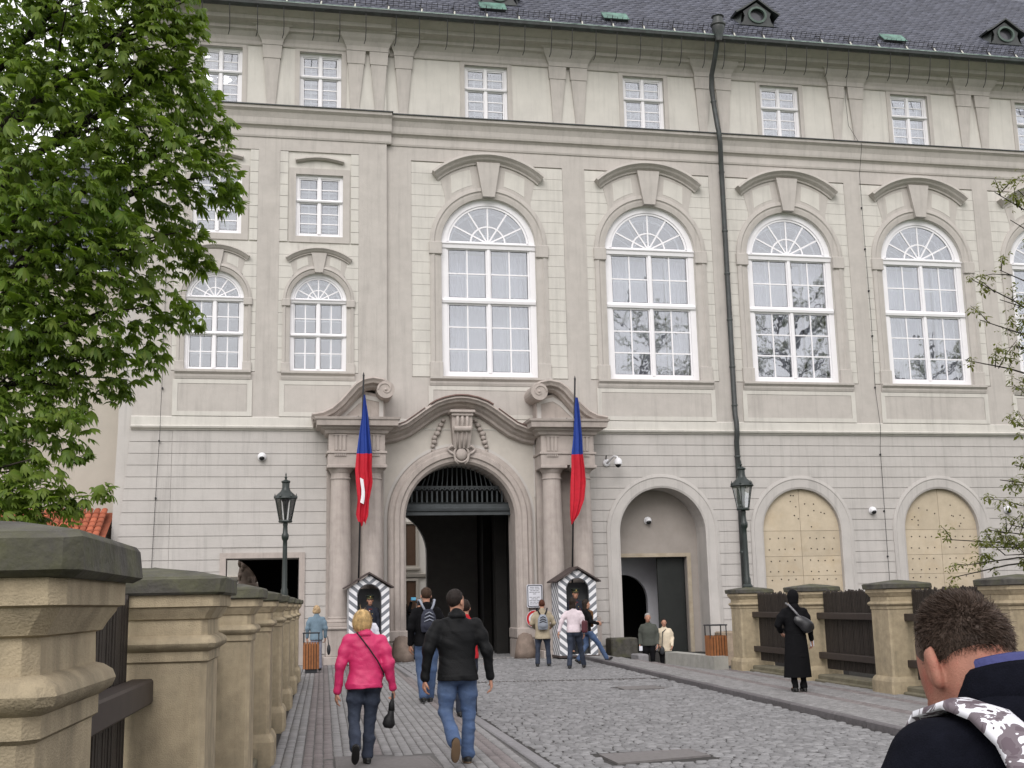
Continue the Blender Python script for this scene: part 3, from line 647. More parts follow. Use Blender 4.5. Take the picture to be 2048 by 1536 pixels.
for x, s_ in ((11.15,.95),(21.5,.98),(6.9,1.0)):
    H = link('roof_hatch', None, WING, onroof(x, s_), ); H.rotation_euler = (SL,0,0)
    MB().bbox(-.42,.42,-.2,.3,0,.1,.01).build('hatch_box', M_COPPERD, H); MB().bbox(-.45,.45,-.24,.33,.1,.14,.01).build('hatch_lid', M_COPPER, H)
# ---- ground-floor openings: arch rings, niche with side door, plugged arches, passages
def ring(c, zs, r, ro, z0, y=0, m_=None):
    return wb('arch_moulding', MB().sweep(arch(c,z0,zs,(r+ro)/2,28), [((ro-r)/2,.03),((ro-r)/2,-.03),((ro-r)/2-.1,-.055),((ro-r)/2-.13,-.035),(-(ro-r)/2+.06,-.035),((r-ro)/2,-.01),((r-ro)/2,.03)]), m_ or M_GROUND)
ring(*NI, 1.88, -.5)
for p in PLG: ring(*p, 1.81, 0)
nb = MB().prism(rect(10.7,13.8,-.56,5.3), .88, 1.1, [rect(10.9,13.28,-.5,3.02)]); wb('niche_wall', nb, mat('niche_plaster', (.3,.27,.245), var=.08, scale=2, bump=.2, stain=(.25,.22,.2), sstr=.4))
DF = wb('door_frame', MB().prism(rect(10.75,13.42,-.54,3.14), .84, 1.12, [rect(10.9,13.29,-.53,3.02)]), mat('door_stone', (.36,.31,.24), var=.15, scale=3, bump=.3, stain=(.25,.19,.12), sstr=.6))
wb('door_leaf', MB().bbox(12.35,13.29,1.15,1.22,-.54,3.0,.01), mat('black_green_door', (.016,.018,.017), rough=.5, var=.2))
wb('vestibule_wall', MB().prism(rect(10.2,14.4,-.55,3.6), 2.6, 2.8, [arch(11.6,-.54,1.65,.85)]), mat('vestibule_white', (.62,.62,.66), var=.06))
for a in ((10.2,10.3,1.13,6),(14.3,14.4,1.13,6)): wb('vestibule_wall', MB().box(a[0],a[1],a[2],a[3],-.55,3.6), mat('vestibule_white', (0,0,0)))
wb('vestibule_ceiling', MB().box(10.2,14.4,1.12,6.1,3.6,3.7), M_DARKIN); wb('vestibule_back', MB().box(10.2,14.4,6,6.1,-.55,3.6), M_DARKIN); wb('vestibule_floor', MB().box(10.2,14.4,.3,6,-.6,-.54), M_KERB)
# boarded arches
M_BOLT = mat('dark_bolt', (.03,.025,.02), rough=.5)
for c, zs, r in PLG:
    P_ = link('boarded_arch', None, WING, (c, .14, 0)); seams = [0, .55, 1.1, 1.72, 2.32, 2.95, 3.78]
    for z0, z1 in zip(seams[:-1], seams[1:]):
        for s_ in (-1,1):
            x0, x1 = sorted((s_*.006, s_*(r-.003))); MB().box(x0,x1,0,.05,z0+.004,z1-.004).build('board', M_PLY, P_)
            for xb in (.3,.55,.82,1.12):
                for zb_ in ((z0+z1)/2-.18, (z0+z1)/2+.18): MB().lathe([(.022,0),(.022,.012),(.012,.018)], n=6).tf(Matrix.Rotation(PI/2,4,'X')).build('bolt', M_BOLT, P_, loc=(s_*(xb+random.uniform(-.05,.05)), 0, zb_+random.uniform(-.02,.02)))
    for s_ in (-1,1):
        a0, a1 = (.004, PI/2-.004) if s_ > 0 else (PI/2+.004, PI-.004)
        MB().prism([(s_*.006,zs+.004)]+arc(0,zs,r-.003,a0,a1,10), 0, .05).build('board', M_PLY, P_)
        for k in range(7):
            an, rd = random.uniform(.15,1.45), random.uniform(.4,1.2); MB().lathe([(.022,0),(.022,.012),(.012,.018)], n=6).tf(Matrix.Rotation(PI/2,4,'X')).build('bolt', M_BOLT, P_, loc=(s_*rd*math.cos(an), 0, zs+rd*math.sin(an)))
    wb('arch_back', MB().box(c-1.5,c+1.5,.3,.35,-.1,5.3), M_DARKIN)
# left passage frame and tunnel
wb('passage_frame', MB().prism(rect(-1.57,.91,-1,3.27), YL-.05, YL+.2, [rect(-1.39,.74,-1.05,3.11)]), M_STONE)
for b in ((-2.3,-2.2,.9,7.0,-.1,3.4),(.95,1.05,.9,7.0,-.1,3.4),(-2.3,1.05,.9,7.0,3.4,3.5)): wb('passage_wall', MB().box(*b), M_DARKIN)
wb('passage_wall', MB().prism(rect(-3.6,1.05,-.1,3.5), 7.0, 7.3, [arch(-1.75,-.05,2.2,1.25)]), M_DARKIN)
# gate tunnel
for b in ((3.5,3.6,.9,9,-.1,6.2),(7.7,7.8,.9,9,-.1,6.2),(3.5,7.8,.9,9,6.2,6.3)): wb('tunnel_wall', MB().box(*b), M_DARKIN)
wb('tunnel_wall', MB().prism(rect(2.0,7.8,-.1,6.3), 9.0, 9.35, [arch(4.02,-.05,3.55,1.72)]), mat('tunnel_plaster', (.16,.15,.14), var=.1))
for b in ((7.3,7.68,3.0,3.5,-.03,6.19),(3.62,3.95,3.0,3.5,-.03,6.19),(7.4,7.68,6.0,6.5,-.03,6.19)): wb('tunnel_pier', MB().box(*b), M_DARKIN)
wb('rear_wall', MB().prism([(XW,3.5),(-3.6,3.5),(1.05,3.5),(1.05,6.3),(XE,6.3),(XE,20.6),(XW,20.6)], 9.0, 9.3), M_LIGHT)

# ================================================================== STONE PORTAL
PX = 5.645
POR = thing('gate_portal', 'carved sandstone gateway with paired columns, scrolled pediment and dark arch', 'gateway', (PX, 0, 0))
def pb(name, mb, m_=M_STONE, parent=None, sm=False): return mb.build(name, m_, parent or POR, sm)
# wall behind the order
pb('spandrel_wall', MB().prism([(-2.5,0),(2.5,0),(2.5,7.0),(1.5,7.3),(.9,7.75),(-.9,7.75),(-1.5,7.3),(-2.5,7.0)], -.1, .032, [arch(0,-.5,GA[1],1.75)]), mat('spandrel_plaster', (.5,.465,.42), var=.07, scale=2, bump=.2, stain=(.44,.405,.365), sstr=.5))
pb('arch_surround', MB().sweep(arch(0,.55,GA[1],1.98,36), [(.27,-.05),(.27,-.26),(.2,-.3),(.12,-.3),(.07,-.36),(-.06,-.36),(-.1,-.3),(-.2,-.28),(-.27,-.2),(-.27,.9),(.1,.9)]))
M_EDGE = mat('pale_edge_plaster', (.5,.475,.45), var=.05, bump=.15)
pb('edge_strip', MB().sweep(arch(0,1.2,GA[1],2.31,36), [(.05,-.08),(.05,-.135),(-.04,-.135),(-.04,-.08)]), M_EDGE)
for s_ in (-1,1):
    x0, x1 = sorted((s_*2.36, s_*2.5)); pb('edge_strip', MB().box(x0,x1,-.14,-.09,4.9,6.7), M_EDGE)
    q = [(s_*2.5,6.62),(s_*2.2,6.68),(s_*1.75,6.85),(s_*1.3,7.15),(s_*.95,7.42),(s_*.6,7.5)]
    pb('edge_strip', MB().sweep(q if s_ < 0 else q[::-1], [(.06,-.1),(.06,-.145),(-.1,-.145),(-.1,-.1)]), M_EDGE)
    x0, x1 = sorted((s_*1.68, s_*2.3)); pb('jamb_base', MB().bbox(x0,x1,-.42,.9,-.03,.56,.03)); pb('jamb_base', MB().bbox(x0-.02,x1+.02,-.44,.9,.56,.9,.04))
# pedestals, columns, entablature blocks
for s_ in (-1,1):
    c = s_*3.25
    pb('pedestal', MB().bbox(c-.95,c+.95,-1.2,0,-.03,.22,.02)); pb('pedestal', MB().bbox(c-.88,c+.88,-1.13,0,.22,.98,.015))
    pb('pedestal_cornice', MB().bbox(c-.94,c+.94,-1.2,0,.98,1.07,.03))
    pb('back_pilaster', MB().box(c-.86,c+.86,-.3,-.02,1.07,5.85), M_STONE)
    for dxx in (-.47,.47):
        K = link('column', None, POR, (c+dxx, -.74, 0))
        MB().bbox(-.4,.4,-.4,.4,1.07,1.17,.01).build('column_base', M_STONE, K)
        MB().lathe([(.39,1.17),(.41,1.21),(.39,1.26),(.345,1.28),(.36,1.32),(.335,1.35)], n=28).build('column_torus', M_STONE, K, .7)
        MB().lathe([(.335,1.35),(.33,2.2),(.325,3.0),(.31,4.0),(.288,5.0),(.282,5.38)], n=28).build('column_shaft', M_STONE, K, .7)
        MB().lathe([(.282,5.38),(.31,5.39),(.31,5.43),(.285,5.44),(.285,5.56),(.3,5.57),(.31,5.6),(.37,5.68),(.38,5.7)], n=28).build('column_capital', M_STONE, K, .7)
        MB().bbox(-.42,.42,-.42,.42,5.7,5.8,.015).build('abacus', M_STONE, K)
    E_ = link('entablature', None, POR, (c, 0, 0))
    MB().bbox(-.86,.86,-1.08,-.02,5.8,6.14,.01).build('architrave', M_STONE, E_); MB().bbox(-.9,.9,-1.12,-.02,6.14,6.21,.01).build('taenia', M_STONE, E_)
    MB().bbox(-.84,.84,-1.05,-.02,6.21,6.72,.01).build('frieze', M_STONE, E_)
    for dxx in (-.5,.5):
        T = link('triglyph', None, E_, (dxx, -1.05, 0)); t = MB()
        for k in (-1,0,1): t.bbox(k*.12-.045,k*.12+.045,-.05,.01,6.23,6.7,.012)
        t.box(-.18,.18,-.02,.01,6.215,6.7); t.box(-.2,.2,-.06,.01,6.68,6.715)
        for k in range(6): t.box(-.17+k*.06,-.17+k*.06+.04,-.07,-.0,6.06,6.13)
        T.data  # empty triglyph holder
        bpy.data.objects.remove(T); t.tf(Matrix.Translation((dxx,-1.05,0))).build('triglyph', M_STONE, E_)
    def lay(o_): return [(-.86-o_,-1.05-o_),(.86+o_,-1.05-o_),(.86+o_,-.02),(-.86-o_,-.02)]
    cor = MB(); pr = [(0,6.72),(.06,6.75),(.1,6.83),(.2,6.88),(.2,6.92),(.34,6.95),(.36,7.1),(.4,7.13),(.42,7.2),(0,7.24)]
    vs = [(x,y,z) for o_,z in pr for x,y in lay(o_)]
    cor.add(vs, [(3,2,1,0)]+[(k*4+a,k*4+(a+1)%4,k*4+4+(a+1)%4,k*4+4+a) for k in range(len(pr)-1) for a in range(4)]+[tuple(range(len(vs)-4,len(vs)))]); cor.build('cornice', M_STONE, E_)
    # scrolled half pediment
    V_ = link('half_pediment', None, POR, (c, 0, 0))
    q = [(-1.33,7.28),(-1.0,7.34),(-.72,7.48),(-.45,7.72),(-.22,7.99),(-.02,8.22),(.2,8.37),(.48,8.43),(.78,8.38),(.97,8.27),(1.05,8.12)]
    q = [(s_*-1*x, z) for x, z in q]
    if s_ > 0: q = q[::-1]
    MB().sweep(q, [(.08,-.0),(.08,-1.02),(.03,-1.06),(-.04,-1.0),(-.1,-.97),(-.13,-.82),(-.2,-.8),(-.26,-.68),(-.26,0)]).build('scroll_moulding', M_STONE, V_)
    mb = MB(); ex = [(.27*math.cos(a), .27*math.sin(a)) for a in [2*PI*k/20 for k in range(20)]]
    vx, vz = s_*-.86, 8.1
    mb.prism([(vx+x, vz+z) for x, z in ex], -1.1, 0); mb.build('volute', M_STONE, V_)
    sp = [(vx+s_*(.23-.03*t)*math.cos(t*1.0), vz+(.23-.03*t)*math.sin(t)) for t in np.linspace(0,6.6,40)]
    if True: MB().tube([(x,-1.1,z) for x,z in sp], .028, 6).build('volute_spiral', M_STONE, V_); MB().sphere((vx,-1.1,vz), .05).build('volute_eye', M_STONE, V_)
    pp = [(.86,7.2),(.86,7.98),(.3,8.12),(-.05,7.95),(-.3,7.68),(-.55,7.45),(-.8,7.3),(-.85,7.2)]
    pp = [(-s_*x, z) for x, z in pp]
    MB().prism(pp if s_ < 0 else pp[::-1], -.55, 0).build('pediment_wall', M_STONE, V_)
    ep = [(.83,7.25),(.83,7.9),(.3,8.02),(0,7.85),(-.25,7.6),(-.5,7.38),(-.65,7.25)]; ip = [(.7,7.34),(.7,7.8),(.32,7.88),(.08,7.74),(-.16,7.5),(-.32,7.36)]
    ep = [(-s_*x, z) for x, z in ep]; ip = [(-s_*x, z) for x, z in ip]
    MB().prism(ep, -.57, -.54, [ip]).build('pale_panel_edge', M_EDGE, V_)
# undulating centre cornice
top = [(-2.42,6.98),(-2.1,7.03),(-1.75,7.17),(-1.45,7.38),(-1.15,7.6),(-.98,7.71),(-.8,7.82),(-.5,7.93),(-.2,7.99),(0,8.0)]
top = top+[(-x,z) for x,z in top[:-1][::-1]]
pb('centre_cornice', MB().sweep(top, [(0,-.02),(0,-.74),(-.07,-.78),(-.12,-.7),(-.17,-.66),(-.2,-.5),(-.27,-.44),(-.33,-.33),(-.4,-.3),(-.44,-.2),(-.44,-.02)]))
M_FLASH = mat('brown_copper', (.16,.1,.085), rough=.6, var=.25, scale=5)
fl = [p for p in top if abs(p[0]) < 1.0]; pb('copper_flashing', MB().sweep(fl, [(.05,-.02),(.045,-.8),(.005,-.81),(.005,-.02)]), M_FLASH)
fl = [p for p in top if p[0] <= -1.0]; pb('copper_flashing', MB().sweep(fl, [(.03,-.02),(.025,-.78),(.004,-.79),(.004,-.02)]), M_FLASH)
fl = [p for p in top if p[0] >= 1.0]; pb('copper_flashing', MB().sweep(fl, [(.03,-.02),(.025,-.78),(.004,-.79),(.004,-.02)]), M_FLASH)
# keystone console, cartouche, garlands
K = link('keystone', None, POR, (.02, 0, 0))
k_ = MB(); k_.add([(-.26,-.62,7.4),(.26,-.62,7.4),(.26,-.6,7.0),(-.26,-.6,7.0),(.2,-.42,6.4),(-.2,-.42,6.4),(-.26,-.05,7.4),(.26,-.05,7.4),(.2,-.05,6.4),(-.2,-.05,6.4)], [(3,2,1,0),(5,4,2,3),(0,1,7,6),(1,2,4,8,7),(0,6,9,5,3),(4,5,9,8)]); k_.tf(Matrix.Scale(1.22,4,(1,0,0))).build('console_body', M_STONE, K)
for x in (-.15,0,.15): MB().tube([(x,-.63,7.38),(x,-.65,7.2),(x,-.6,7.0),(x*.9,-.5,6.7),(x*.85,-.43,6.42)], [.05,.055,.05,.045,.035], 8).build('flute', M_STONE, K, True)
MB().bbox(-.34,.34,-.7,-.05,7.38,7.47,.015).build('console_cap', M_STONE, K); MB().bbox(-.4,.4,-.76,-.05,7.47,7.56,.02).build('console_cap', M_STONE, K)
MB().lathe([(.09,-.26),(.09,.26)], n=12).tf(Matrix.Translation((0,-.62,6.98)) @ Matrix.Rotation(PI/2,4,'Y')).build('console_roll', M_STONE, K)
C_ = link('cartouche', None, POR, (.02, -.36, 6.22))
MB().sphere((0,0,0), (.17,.1,.2), 14, 10).build('shield', M_STONE, C_, True)
MB().tube([(.23*math.cos(a),-.02,.25*math.sin(a)) for a in np.linspace(0,2*PI,21)], .035, 7).build('shield_rim', M_STONE, C_, True)
for s_ in (-1,1):
    MB().tube([(s_*.18,-.02,.22),(s_*.32,-.03,.25),(s_*.44,-.03,.16),(s_*.36,-.04,.06),(s_*.24,-.04,.0),(s_*.2,-.02,-.2),(s_*.1,-.02,-.32)], [.03,.05,.035,.045,.04,.035,.02], 7).build('scroll_leaf', M_STONE, C_, True)
    G_ = link('garland', None, POR, (0, -.14, 0))
    for i in range(8):
        t = i/7; x = s_*(.52+.34*t+.06*math.sin(t*PI)); z = 7.3-.95*t; r = .05+.035*math.sin(t*PI*.9+.3)*(1 if i%2 else .75)
        MB().sphere((x+random.uniform(-.02,.02), -.03, z), (r*1.25,.08,r), 9, 6).build('garland_bud', M_STONE, G_, True)
# fan grille and beam in the arch
M_GRIL = mat('blue_grey_gate', (.055,.062,.066), rough=.6, var=.2)
GR = link('gate_grille', None, POR, (0, .5, 0))
MB().prof_x([(0,4.4),(0,4.5),(-.06,4.53),(-.08,4.6),(-.04,4.65),(-.04,4.74),(-.09,4.79),(.15,4.8),(.15,4.4)], -1.8, 1.8).build('beam', M_GRIL, GR)
for k in range(21):
    x = -1.6+.16*k; ht = math.sqrt(max(1.74**2-x*x, 0))+GA[1]
    if ht < 4.95: continue
    MB().tube([(x,0,4.8),(x,0,5.16)], .032, 6).build('grille_bar', M_GRIL, GR)
    if ht > 5.32: MB().sweep([(x-.08,5.16)]+arc(x,5.16,.08,PI,0,6)+[(x+.08,5.16)], [(-.02,-.02),(.02,-.02),(.02,.02),(-.02,.02)]).build('grille_arch', M_GRIL, GR)
    if ht > 5.5: MB().tube([(x,0,5.3),(x*.9,0,min(ht-.02,5.95))], .02, 5).build('grille_bar', M_GRIL, GR)
MB().box(-1.7,1.7,-.02,.03,5.26,5.31).build('grille_rail', M_GRIL, GR)
# wheel guard stones
for s_ in (-1,1):
    t = MB().lathe([(.34,-.03),(.33,.2),(.28,.5),(.2,.68),(.08,.74)], n=12)
    t.v = [(x*random.uniform(.92,1.08), y*random.uniform(.9,1.1), z+random.uniform(-.02,.02)) for x,y,z in t.v]
    tag(t.build('guard_stone', M_STONED, loc=(PX+s_*1.86,-.62,0), smooth=True), 'rough brown guard stone at the %s foot of the gate arch' % ('left' if s_ < 0 else 'right'), 'guard stone', 'guard stones of the gate')

# ================================================================== rain pipe, lightning wires
RP = thing('drain_pipe', 'dark copper rainwater pipe with hopper running down the facade', 'drainpipe', (14.84,-.14,0))
MB().tube([(-.33,-1.2,20.5),(-.33,-1.05,20.2),(-.35,-.78,19.7),(-.36,-.48,19.3),(-.34,-.36,18.9),(-.27,-.34,18.2),(-.2,-.36,17.5),(-.18,-.4,17.3),(-.13,-.34,16.9),(-.04,-.1,16.3),(0,-.0,15.5),(0,0,7.6),(0,-.08,7.3),(0,-.08,6.95),(0,0,6.7),(0,0,.05)], .085, 12).build('pipe', M_COPPERD, RP, True)
MB().lathe([(.11,-.42),(.14,-.2),(.22,0),(.22,.1),(.26,.14),(.26,.2),(.19,.24),(.17,.42),(.22,.46)], n=14).build('hopper', M_COPPERD, RP, .6, loc=(-.33,-1.22,20.62))
for z in (18.4,16.0,13.9,12.4,10.8,9.2,7.9,6.2,4.6,3.1,1.6): MB().lathe([(.1,-.03),(.105,0),(.1,.03)], n=12).build('pipe_collar', M_COPPERD, RP, loc=(-.29 if z > 17.6 else 0,-.34 if z > 17.6 else 0,z))
def wire(label, pts, clips):
    b = Vector(pts[-1]); W = thing('conductor_wire', label, 'wire', b)
    MB().tube([Vector(p)-b for p in pts], .008, 5).build('cable', M_IRON, W)
    for p in clips: MB().bbox(-.025,.025,-.02,.06,-.03,.03,.008).build('clip', M_IRON, W, loc=Vector(p)-b)
wire('thin lightning conductor wire on the battered left corner of the palace', [(-3.35,-.2,17),(-3.36,-.25,9),(-3.38,-.3,7.4),(-3.38,-.32,6.8),(-3.45,-.2,5.0),(-3.52,-.2,2.0),(-3.55,-.2,0)], [(-3.36,-.22,8.2),(-3.4,-.24,6.6),(-3.45,-.2,4.9),(-3.52,-.2,2.6)])
wire('thin lightning conductor wire running down between two boarded arches', [(19.65,-.5,20),(19.62,-.2,19),(19.72,-.1,18),(20.0,-.15,17.45),(20.0,-.42,17.2),(20.0,-.1,16.2),(20.02,-.05,14),(20.05,-.03,11),(20.0,-.03,8.5),(20.0,-.18,7.2),(20.0,-.05,6.5),(19.98,-.03,3),(19.98,-.03,0)], [(20.02,-.03,15.0),(20.03,-.03,13.5),(20.05,-.03,12),(20.05,-.03,10.4),(20.0,-.03,8.6),(20,-.03,6.3),(19.98,-.03,4.4),(19.98,-.03,2.9)])

# ================================================================== left neighbour house, tiled lean-to, courtyard behind
LH = thing('neighbour_house', 'plain cream plastered house beside the palace, half hidden by the chestnut', 'house', (-12,.8,0))
MB().prism([(-10,-1.2),(7.5,-1.2),(7.5,11.9),(-10,11.9)], 0, .4, [rect(4.0,5.3,8.9,10.9), rect(4.55,5.75,3.2,6.75)]).build('wall', M_CREAM, LH)
MB().box(4.4,5.9,.1,.16,3.0,6.9).build('blind_niche', M_CREAM, LH)
MB().prof_x([(.1,11.6),(-.05,11.6),(-.12,11.7),(-.3,11.8),(-.32,11.95),(.1,12)], -10, 7.5).build('eaves_moulding', M_CREAM, LH)
rf = MB(); rf.add([(-10,-.45,11.95),(7.6,-.45,11.95),(7.6,5,17.5),(-10,5,17.5)], [(0,1,2,3)]); RF = rf.build('roof', M_SLATE, LH)
L_ = [(-10+ix*.36+(iv%2)*.18, iv*.24) for iv in range(30) for ix in range(48)]; Q = np.array(L_); SV = np.zeros((len(Q),8,3))
for k in range(8):
    a, b_ = [(-.17,0),(.17,0),(.17,.3),(-.17,.3)][k%4]; s2 = b_+Q[:,1]; lf = (.025 if b_ < .1 else .006)-(0 if k >= 4 else .012)
    SV[:,k,0] = Q[:,0]+a; SV[:,k,1] = -.45+s2*.7-lf*.71; SV[:,k,2] = 11.97+s2*.71+lf*.7
stuff(link('slates', quads_mesh('slates', SV.reshape(-1,3), (CF[None]+8*np.arange(len(SV))[:,None,None]).reshape(-1,4), M_SLATE), RF))
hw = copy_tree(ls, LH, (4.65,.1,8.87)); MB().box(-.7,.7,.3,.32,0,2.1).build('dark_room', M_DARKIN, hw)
LT = thing('tiled_wall_roof', 'small roof of red clay tiles on the wall beside the palace corner', 'tiled roof', (-7.5,-1.2,0))
MB().box(-6,2.75,.15,1.9,-1.2,3.62).build('garden_wall', M_CREAM, LT); MB().box(-6,2.75,.02,.14,3.5,3.68).build('eaves_board', M_IRON, LT)
til = MB(); nn = 8; prof = [(.1*math.cos(a)*1.0, .055*math.sin(a)) for a in np.linspace(PI,0,nn)]
vs = [(x,0,z+.02) for x,z in prof]+[(x*.86,.42,z) for x,z in prof]+[(x,0,z-.0) for x,z in prof]
til.add(vs, [(i,i+1,nn+i+1,nn+i) for i in range(nn-1)]+[(i,2*nn+i,2*nn+i+1,i+1) for i in range(nn-1)])
tm = til.mesh('roof_tile', M_TILE, False); ta = math.radians(27)
MB().add([(-6,-.1,3.63),(2.8,-.1,3.63),(2.8,1.9,4.55),(-6,1.9,4.55)], [(0,1,2,3)]).build('roof_bed', M_TILE, LT)
for iv in range(6):
    for ix in range(38 if iv < 5 else 38):
        s2 = iv*.32; link('roof_tile', tm, LT, (-4.85+ix*.2, -.16+s2*math.cos(ta), 3.68+s2*math.sin(ta)+.03), (ta+random.gauss(0,.01),0,random.gauss(0,.012)))
# courtyard
CH = thing('courtyard_house', 'pale courtyard building with brown window seen through the gate', 'house', (3,27,0))
MB().box(-12,12,0,.5,0,12).build('wall', mat('courtyard_plaster', (.68,.65,.6), var=.05), CH)
M_BRW = mat('brown_window', (.1,.06,.04), rough=.4)
for x in (4.45,1.2,-3.3):
    for z, h_ in ((3.7,2.2),(.9,2.0)):
        Wd = link('window', None, CH, (x-.3,0,z)); MB().prism(rect(-.4,.4,-.1,h_+.12), -.1, .02, [rect(-.26,.26,0,h_)]).build('frame', M_CREAM, Wd); MB().box(-.26,.26,-.02,.0,0,h_).build('pane', M_BRW, Wd); MB().bbox(-.5,.5,-.22,.02,-.24,-.1,.02).build('sill', M_CREAM, Wd)
MB().prof_x([(0,3.05),(-.15,3.1),(-.2,3.25),(0,3.3)], -12, 12).build('string_course', M_CREAM, CH)
ST = thing('statue', 'brown weathered sandstone sculpture on a pedestal seen through the low passage', 'statue', (-1.05,14,0))
MB().lathe([(.5,0),(.5,.3),(.42,.4),(.4,2.2),(.5,2.35),(.5,2.5)], n=4, rot=PI/4).build('pedestal', M_STONE, ST)
MB().lathe([(.46,2.5),(.42,2.62),(.36,2.7),(.4,3.0),(.34,3.3),(.4,3.7),(.46,4.0),(.36,4.3),(.3,4.6)], n=10).build('relief_body', M_STONED, ST, True)
for i in range(14):
    a = random.uniform(PI,2*PI); MB().sphere((.34*math.cos(a),.3*math.sin(a),random.uniform(2.8,4.3)), (random.uniform(.08,.16),.12,random.uniform(.1,.25)), 8, 6).build('carved_lump', M_STONED, ST, True)
# ================================================================== POSTS, FENCES, LAMPS, FLAGS, SENTRY BOXES, SMALL THINGS
def sqloft(prof, ch=.02):
    m_ = MB(); vs = []
    for h_, z in prof:
        c = min(ch, h_*.4)
        vs += [(-h_+c,-h_,z),(h_-c,-h_,z),(h_,-h_+c,z),(h_,h_-c,z),(h_-c,h_,z),(-h_+c,h_,z),(-h_,h_-c,z),(-h_,-h_+c,z)]
    n = len(prof); m_.add(vs, [tuple(range(7,-1,-1)), tuple(range((n-1)*8,n*8))]+[(k*8+i,k*8+(i+1)%8,k*8+8+(i+1)%8,k*8+8+i) for k in range(n-1) for i in range(8)]); return m_
def post(loc, rz, label, group, z0=0, capital=True):
    P_ = thing('stone_post', label, 'post', (loc[0],loc[1],z0), rz, group)
    sqloft([(.385,-.05),(.385,.24),(.37,.28),(.345,.32)], .03).build('plinth', M_POST, P_)
    sqloft([(.33,.3),(.33,1.39),(.342,1.40),(.342,1.445),(.35,1.45),(.37,1.465),(.377,1.485),(.37,1.505),(.35,1.52),(.333,1.525),(.331,1.6),(.345,1.605),(.355,1.625),(.372,1.65),(.375,1.66),(.39,1.665),(.39,1.722)], .03).build('shaft', M_POST, P_, .6)
    c_ = sqloft([(.41,1.722),(.425,1.732),(.425,1.80),(.41,1.812),(.26,1.84),(.03,1.87)], .03)
    c_.v = [(x+random.uniform(-.006,.006), y+random.uniform(-.006,.006), z+random.uniform(-.004,.004)) for x,y,z in c_.v]
    c_.build('cap_stone', M_CAP, P_)
    return P_
LA, RA = -math.atan(.041), -math.atan(.045)
LPY = [-33.56+3.6*k for k in range(8)]; LX = lambda y: XL(y)-.40
RPY = [-10.95-3.57*k for k in range(7)]; RXX = lambda y: XR(y)+.27
ordn = ['nearest','second','third','fourth','fifth','sixth','seventh','last']
for k, y in enumerate(LPY): post((LX(y),y), LA, '%s sandstone post of the left parapet counting from the camera' % ordn[k] if k < 7 else 'farthest left sandstone post, carrying the green street lamp', 'posts of the left parapet')
rl = ['right parapet post carrying the green street lamp, beside the bin', 'right sandstone post behind the woman in the black coat', 'right sandstone post midway between the black coat and the camouflage backpack', 'right sandstone post hidden behind the head of the close man']
for k, y in enumerate(RPY[:4]): post((RXX(y),y), RA, rl[k], 'posts of the right parapet', .02)
M_MOSS = mat('mossy_plinth', (.15,.135,.095), var=.25, scale=6, bump=.3, stain=(.085,.085,.04), sstr=.7, sscale=2)
def fence(xf, y0, y1, s_, label, group, rz, zb=.0):
    """picket panel between two posts; s_=+1: road lies towards +x of the panel"""
    ym = (y0+y1)/2; ln = y1-y0; F = thing('fence_panel', label, 'fence', (xf(ym), ym, zb), rz, group)
    b = MB(); y = -ln/2+.04
    while y < ln/2-.05:
        t = 1.72+random.uniform(-.025,.03); wv = .042+random.uniform(-.003,.003); x = random.uniform(-.004,.004)
        b.add([(x-.012,y,.27),(x+.012,y,.27),(x+.012,y+wv,.27),(x-.012,y+wv,.27),(x-.012,y,t-.035),(x+.012,y,t-.035),(x+.012,y+wv,t-.035),(x-.012,y+wv,t-.035),(x-.012,y+wv/2,t),(x+.012,y+wv/2,t)],
              [(0,1,5,4),(1,2,6,5),(2,3,7,6),(3,0,4,7),(4,5,9,8),(6,7,8,9),(5,6,9),(7,4,8)]); y += .066
    stuff(b.build('pickets', M_WOOD, F))
    for z in (.46,1.2): MB().bbox(min(s_*.02,s_*.13),max(s_*.02,s_*.13),-ln/2-.12,ln/2+.12,z,z+.12,.01).build('rail', M_RAIL, F)
    for z in (.5,1.24): MB().bbox(min(-s_*.02,-s_*.09),max(-s_*.02,-s_*.09),-ln/2-.02,ln/2+.02,z,z+.09,.008).build('rail', M_RAIL, F)
    MB().bbox(-.2,.2,-ln/2,ln/2,-.04,.17,.02).build('plinth_course', M_MOSS, F); MB().bbox(-.27 if s_ < 0 else -.2,.2 if s_ < 0 else .27,-ln/2+.002,ln/2-.002,-.04,.09,.02).build('plinth_step', M_MOSS, F)
    return F
for k in range(7): fence(lambda y: LX(y)-.05, LPY[k]+.36, LPY[k+1]-.36, 1, 'dark picket fence panel between the %s and %s left posts' % (ordn[k], ordn[k+1]), 'left fence panels', LA)
fl = ['dark picket fence panel between the lamp post and the black coat', 'dark picket fence panel right of the woman in the black coat', 'dark picket fence panel behind the left side of the close man', 'dark picket fence panel at the right edge behind the close man']
for k in range(3): fence(lambda y: RXX(y)+.06, RPY[k+1]+.36, RPY[k]-.36, -1, fl[k], 'right fence panels', RA, .02)
fence(lambda y: RXX(y)+.06, RPY[4]+.36, RPY[3]-.36, -1, fl[3], 'right fence panels', RA, .02)
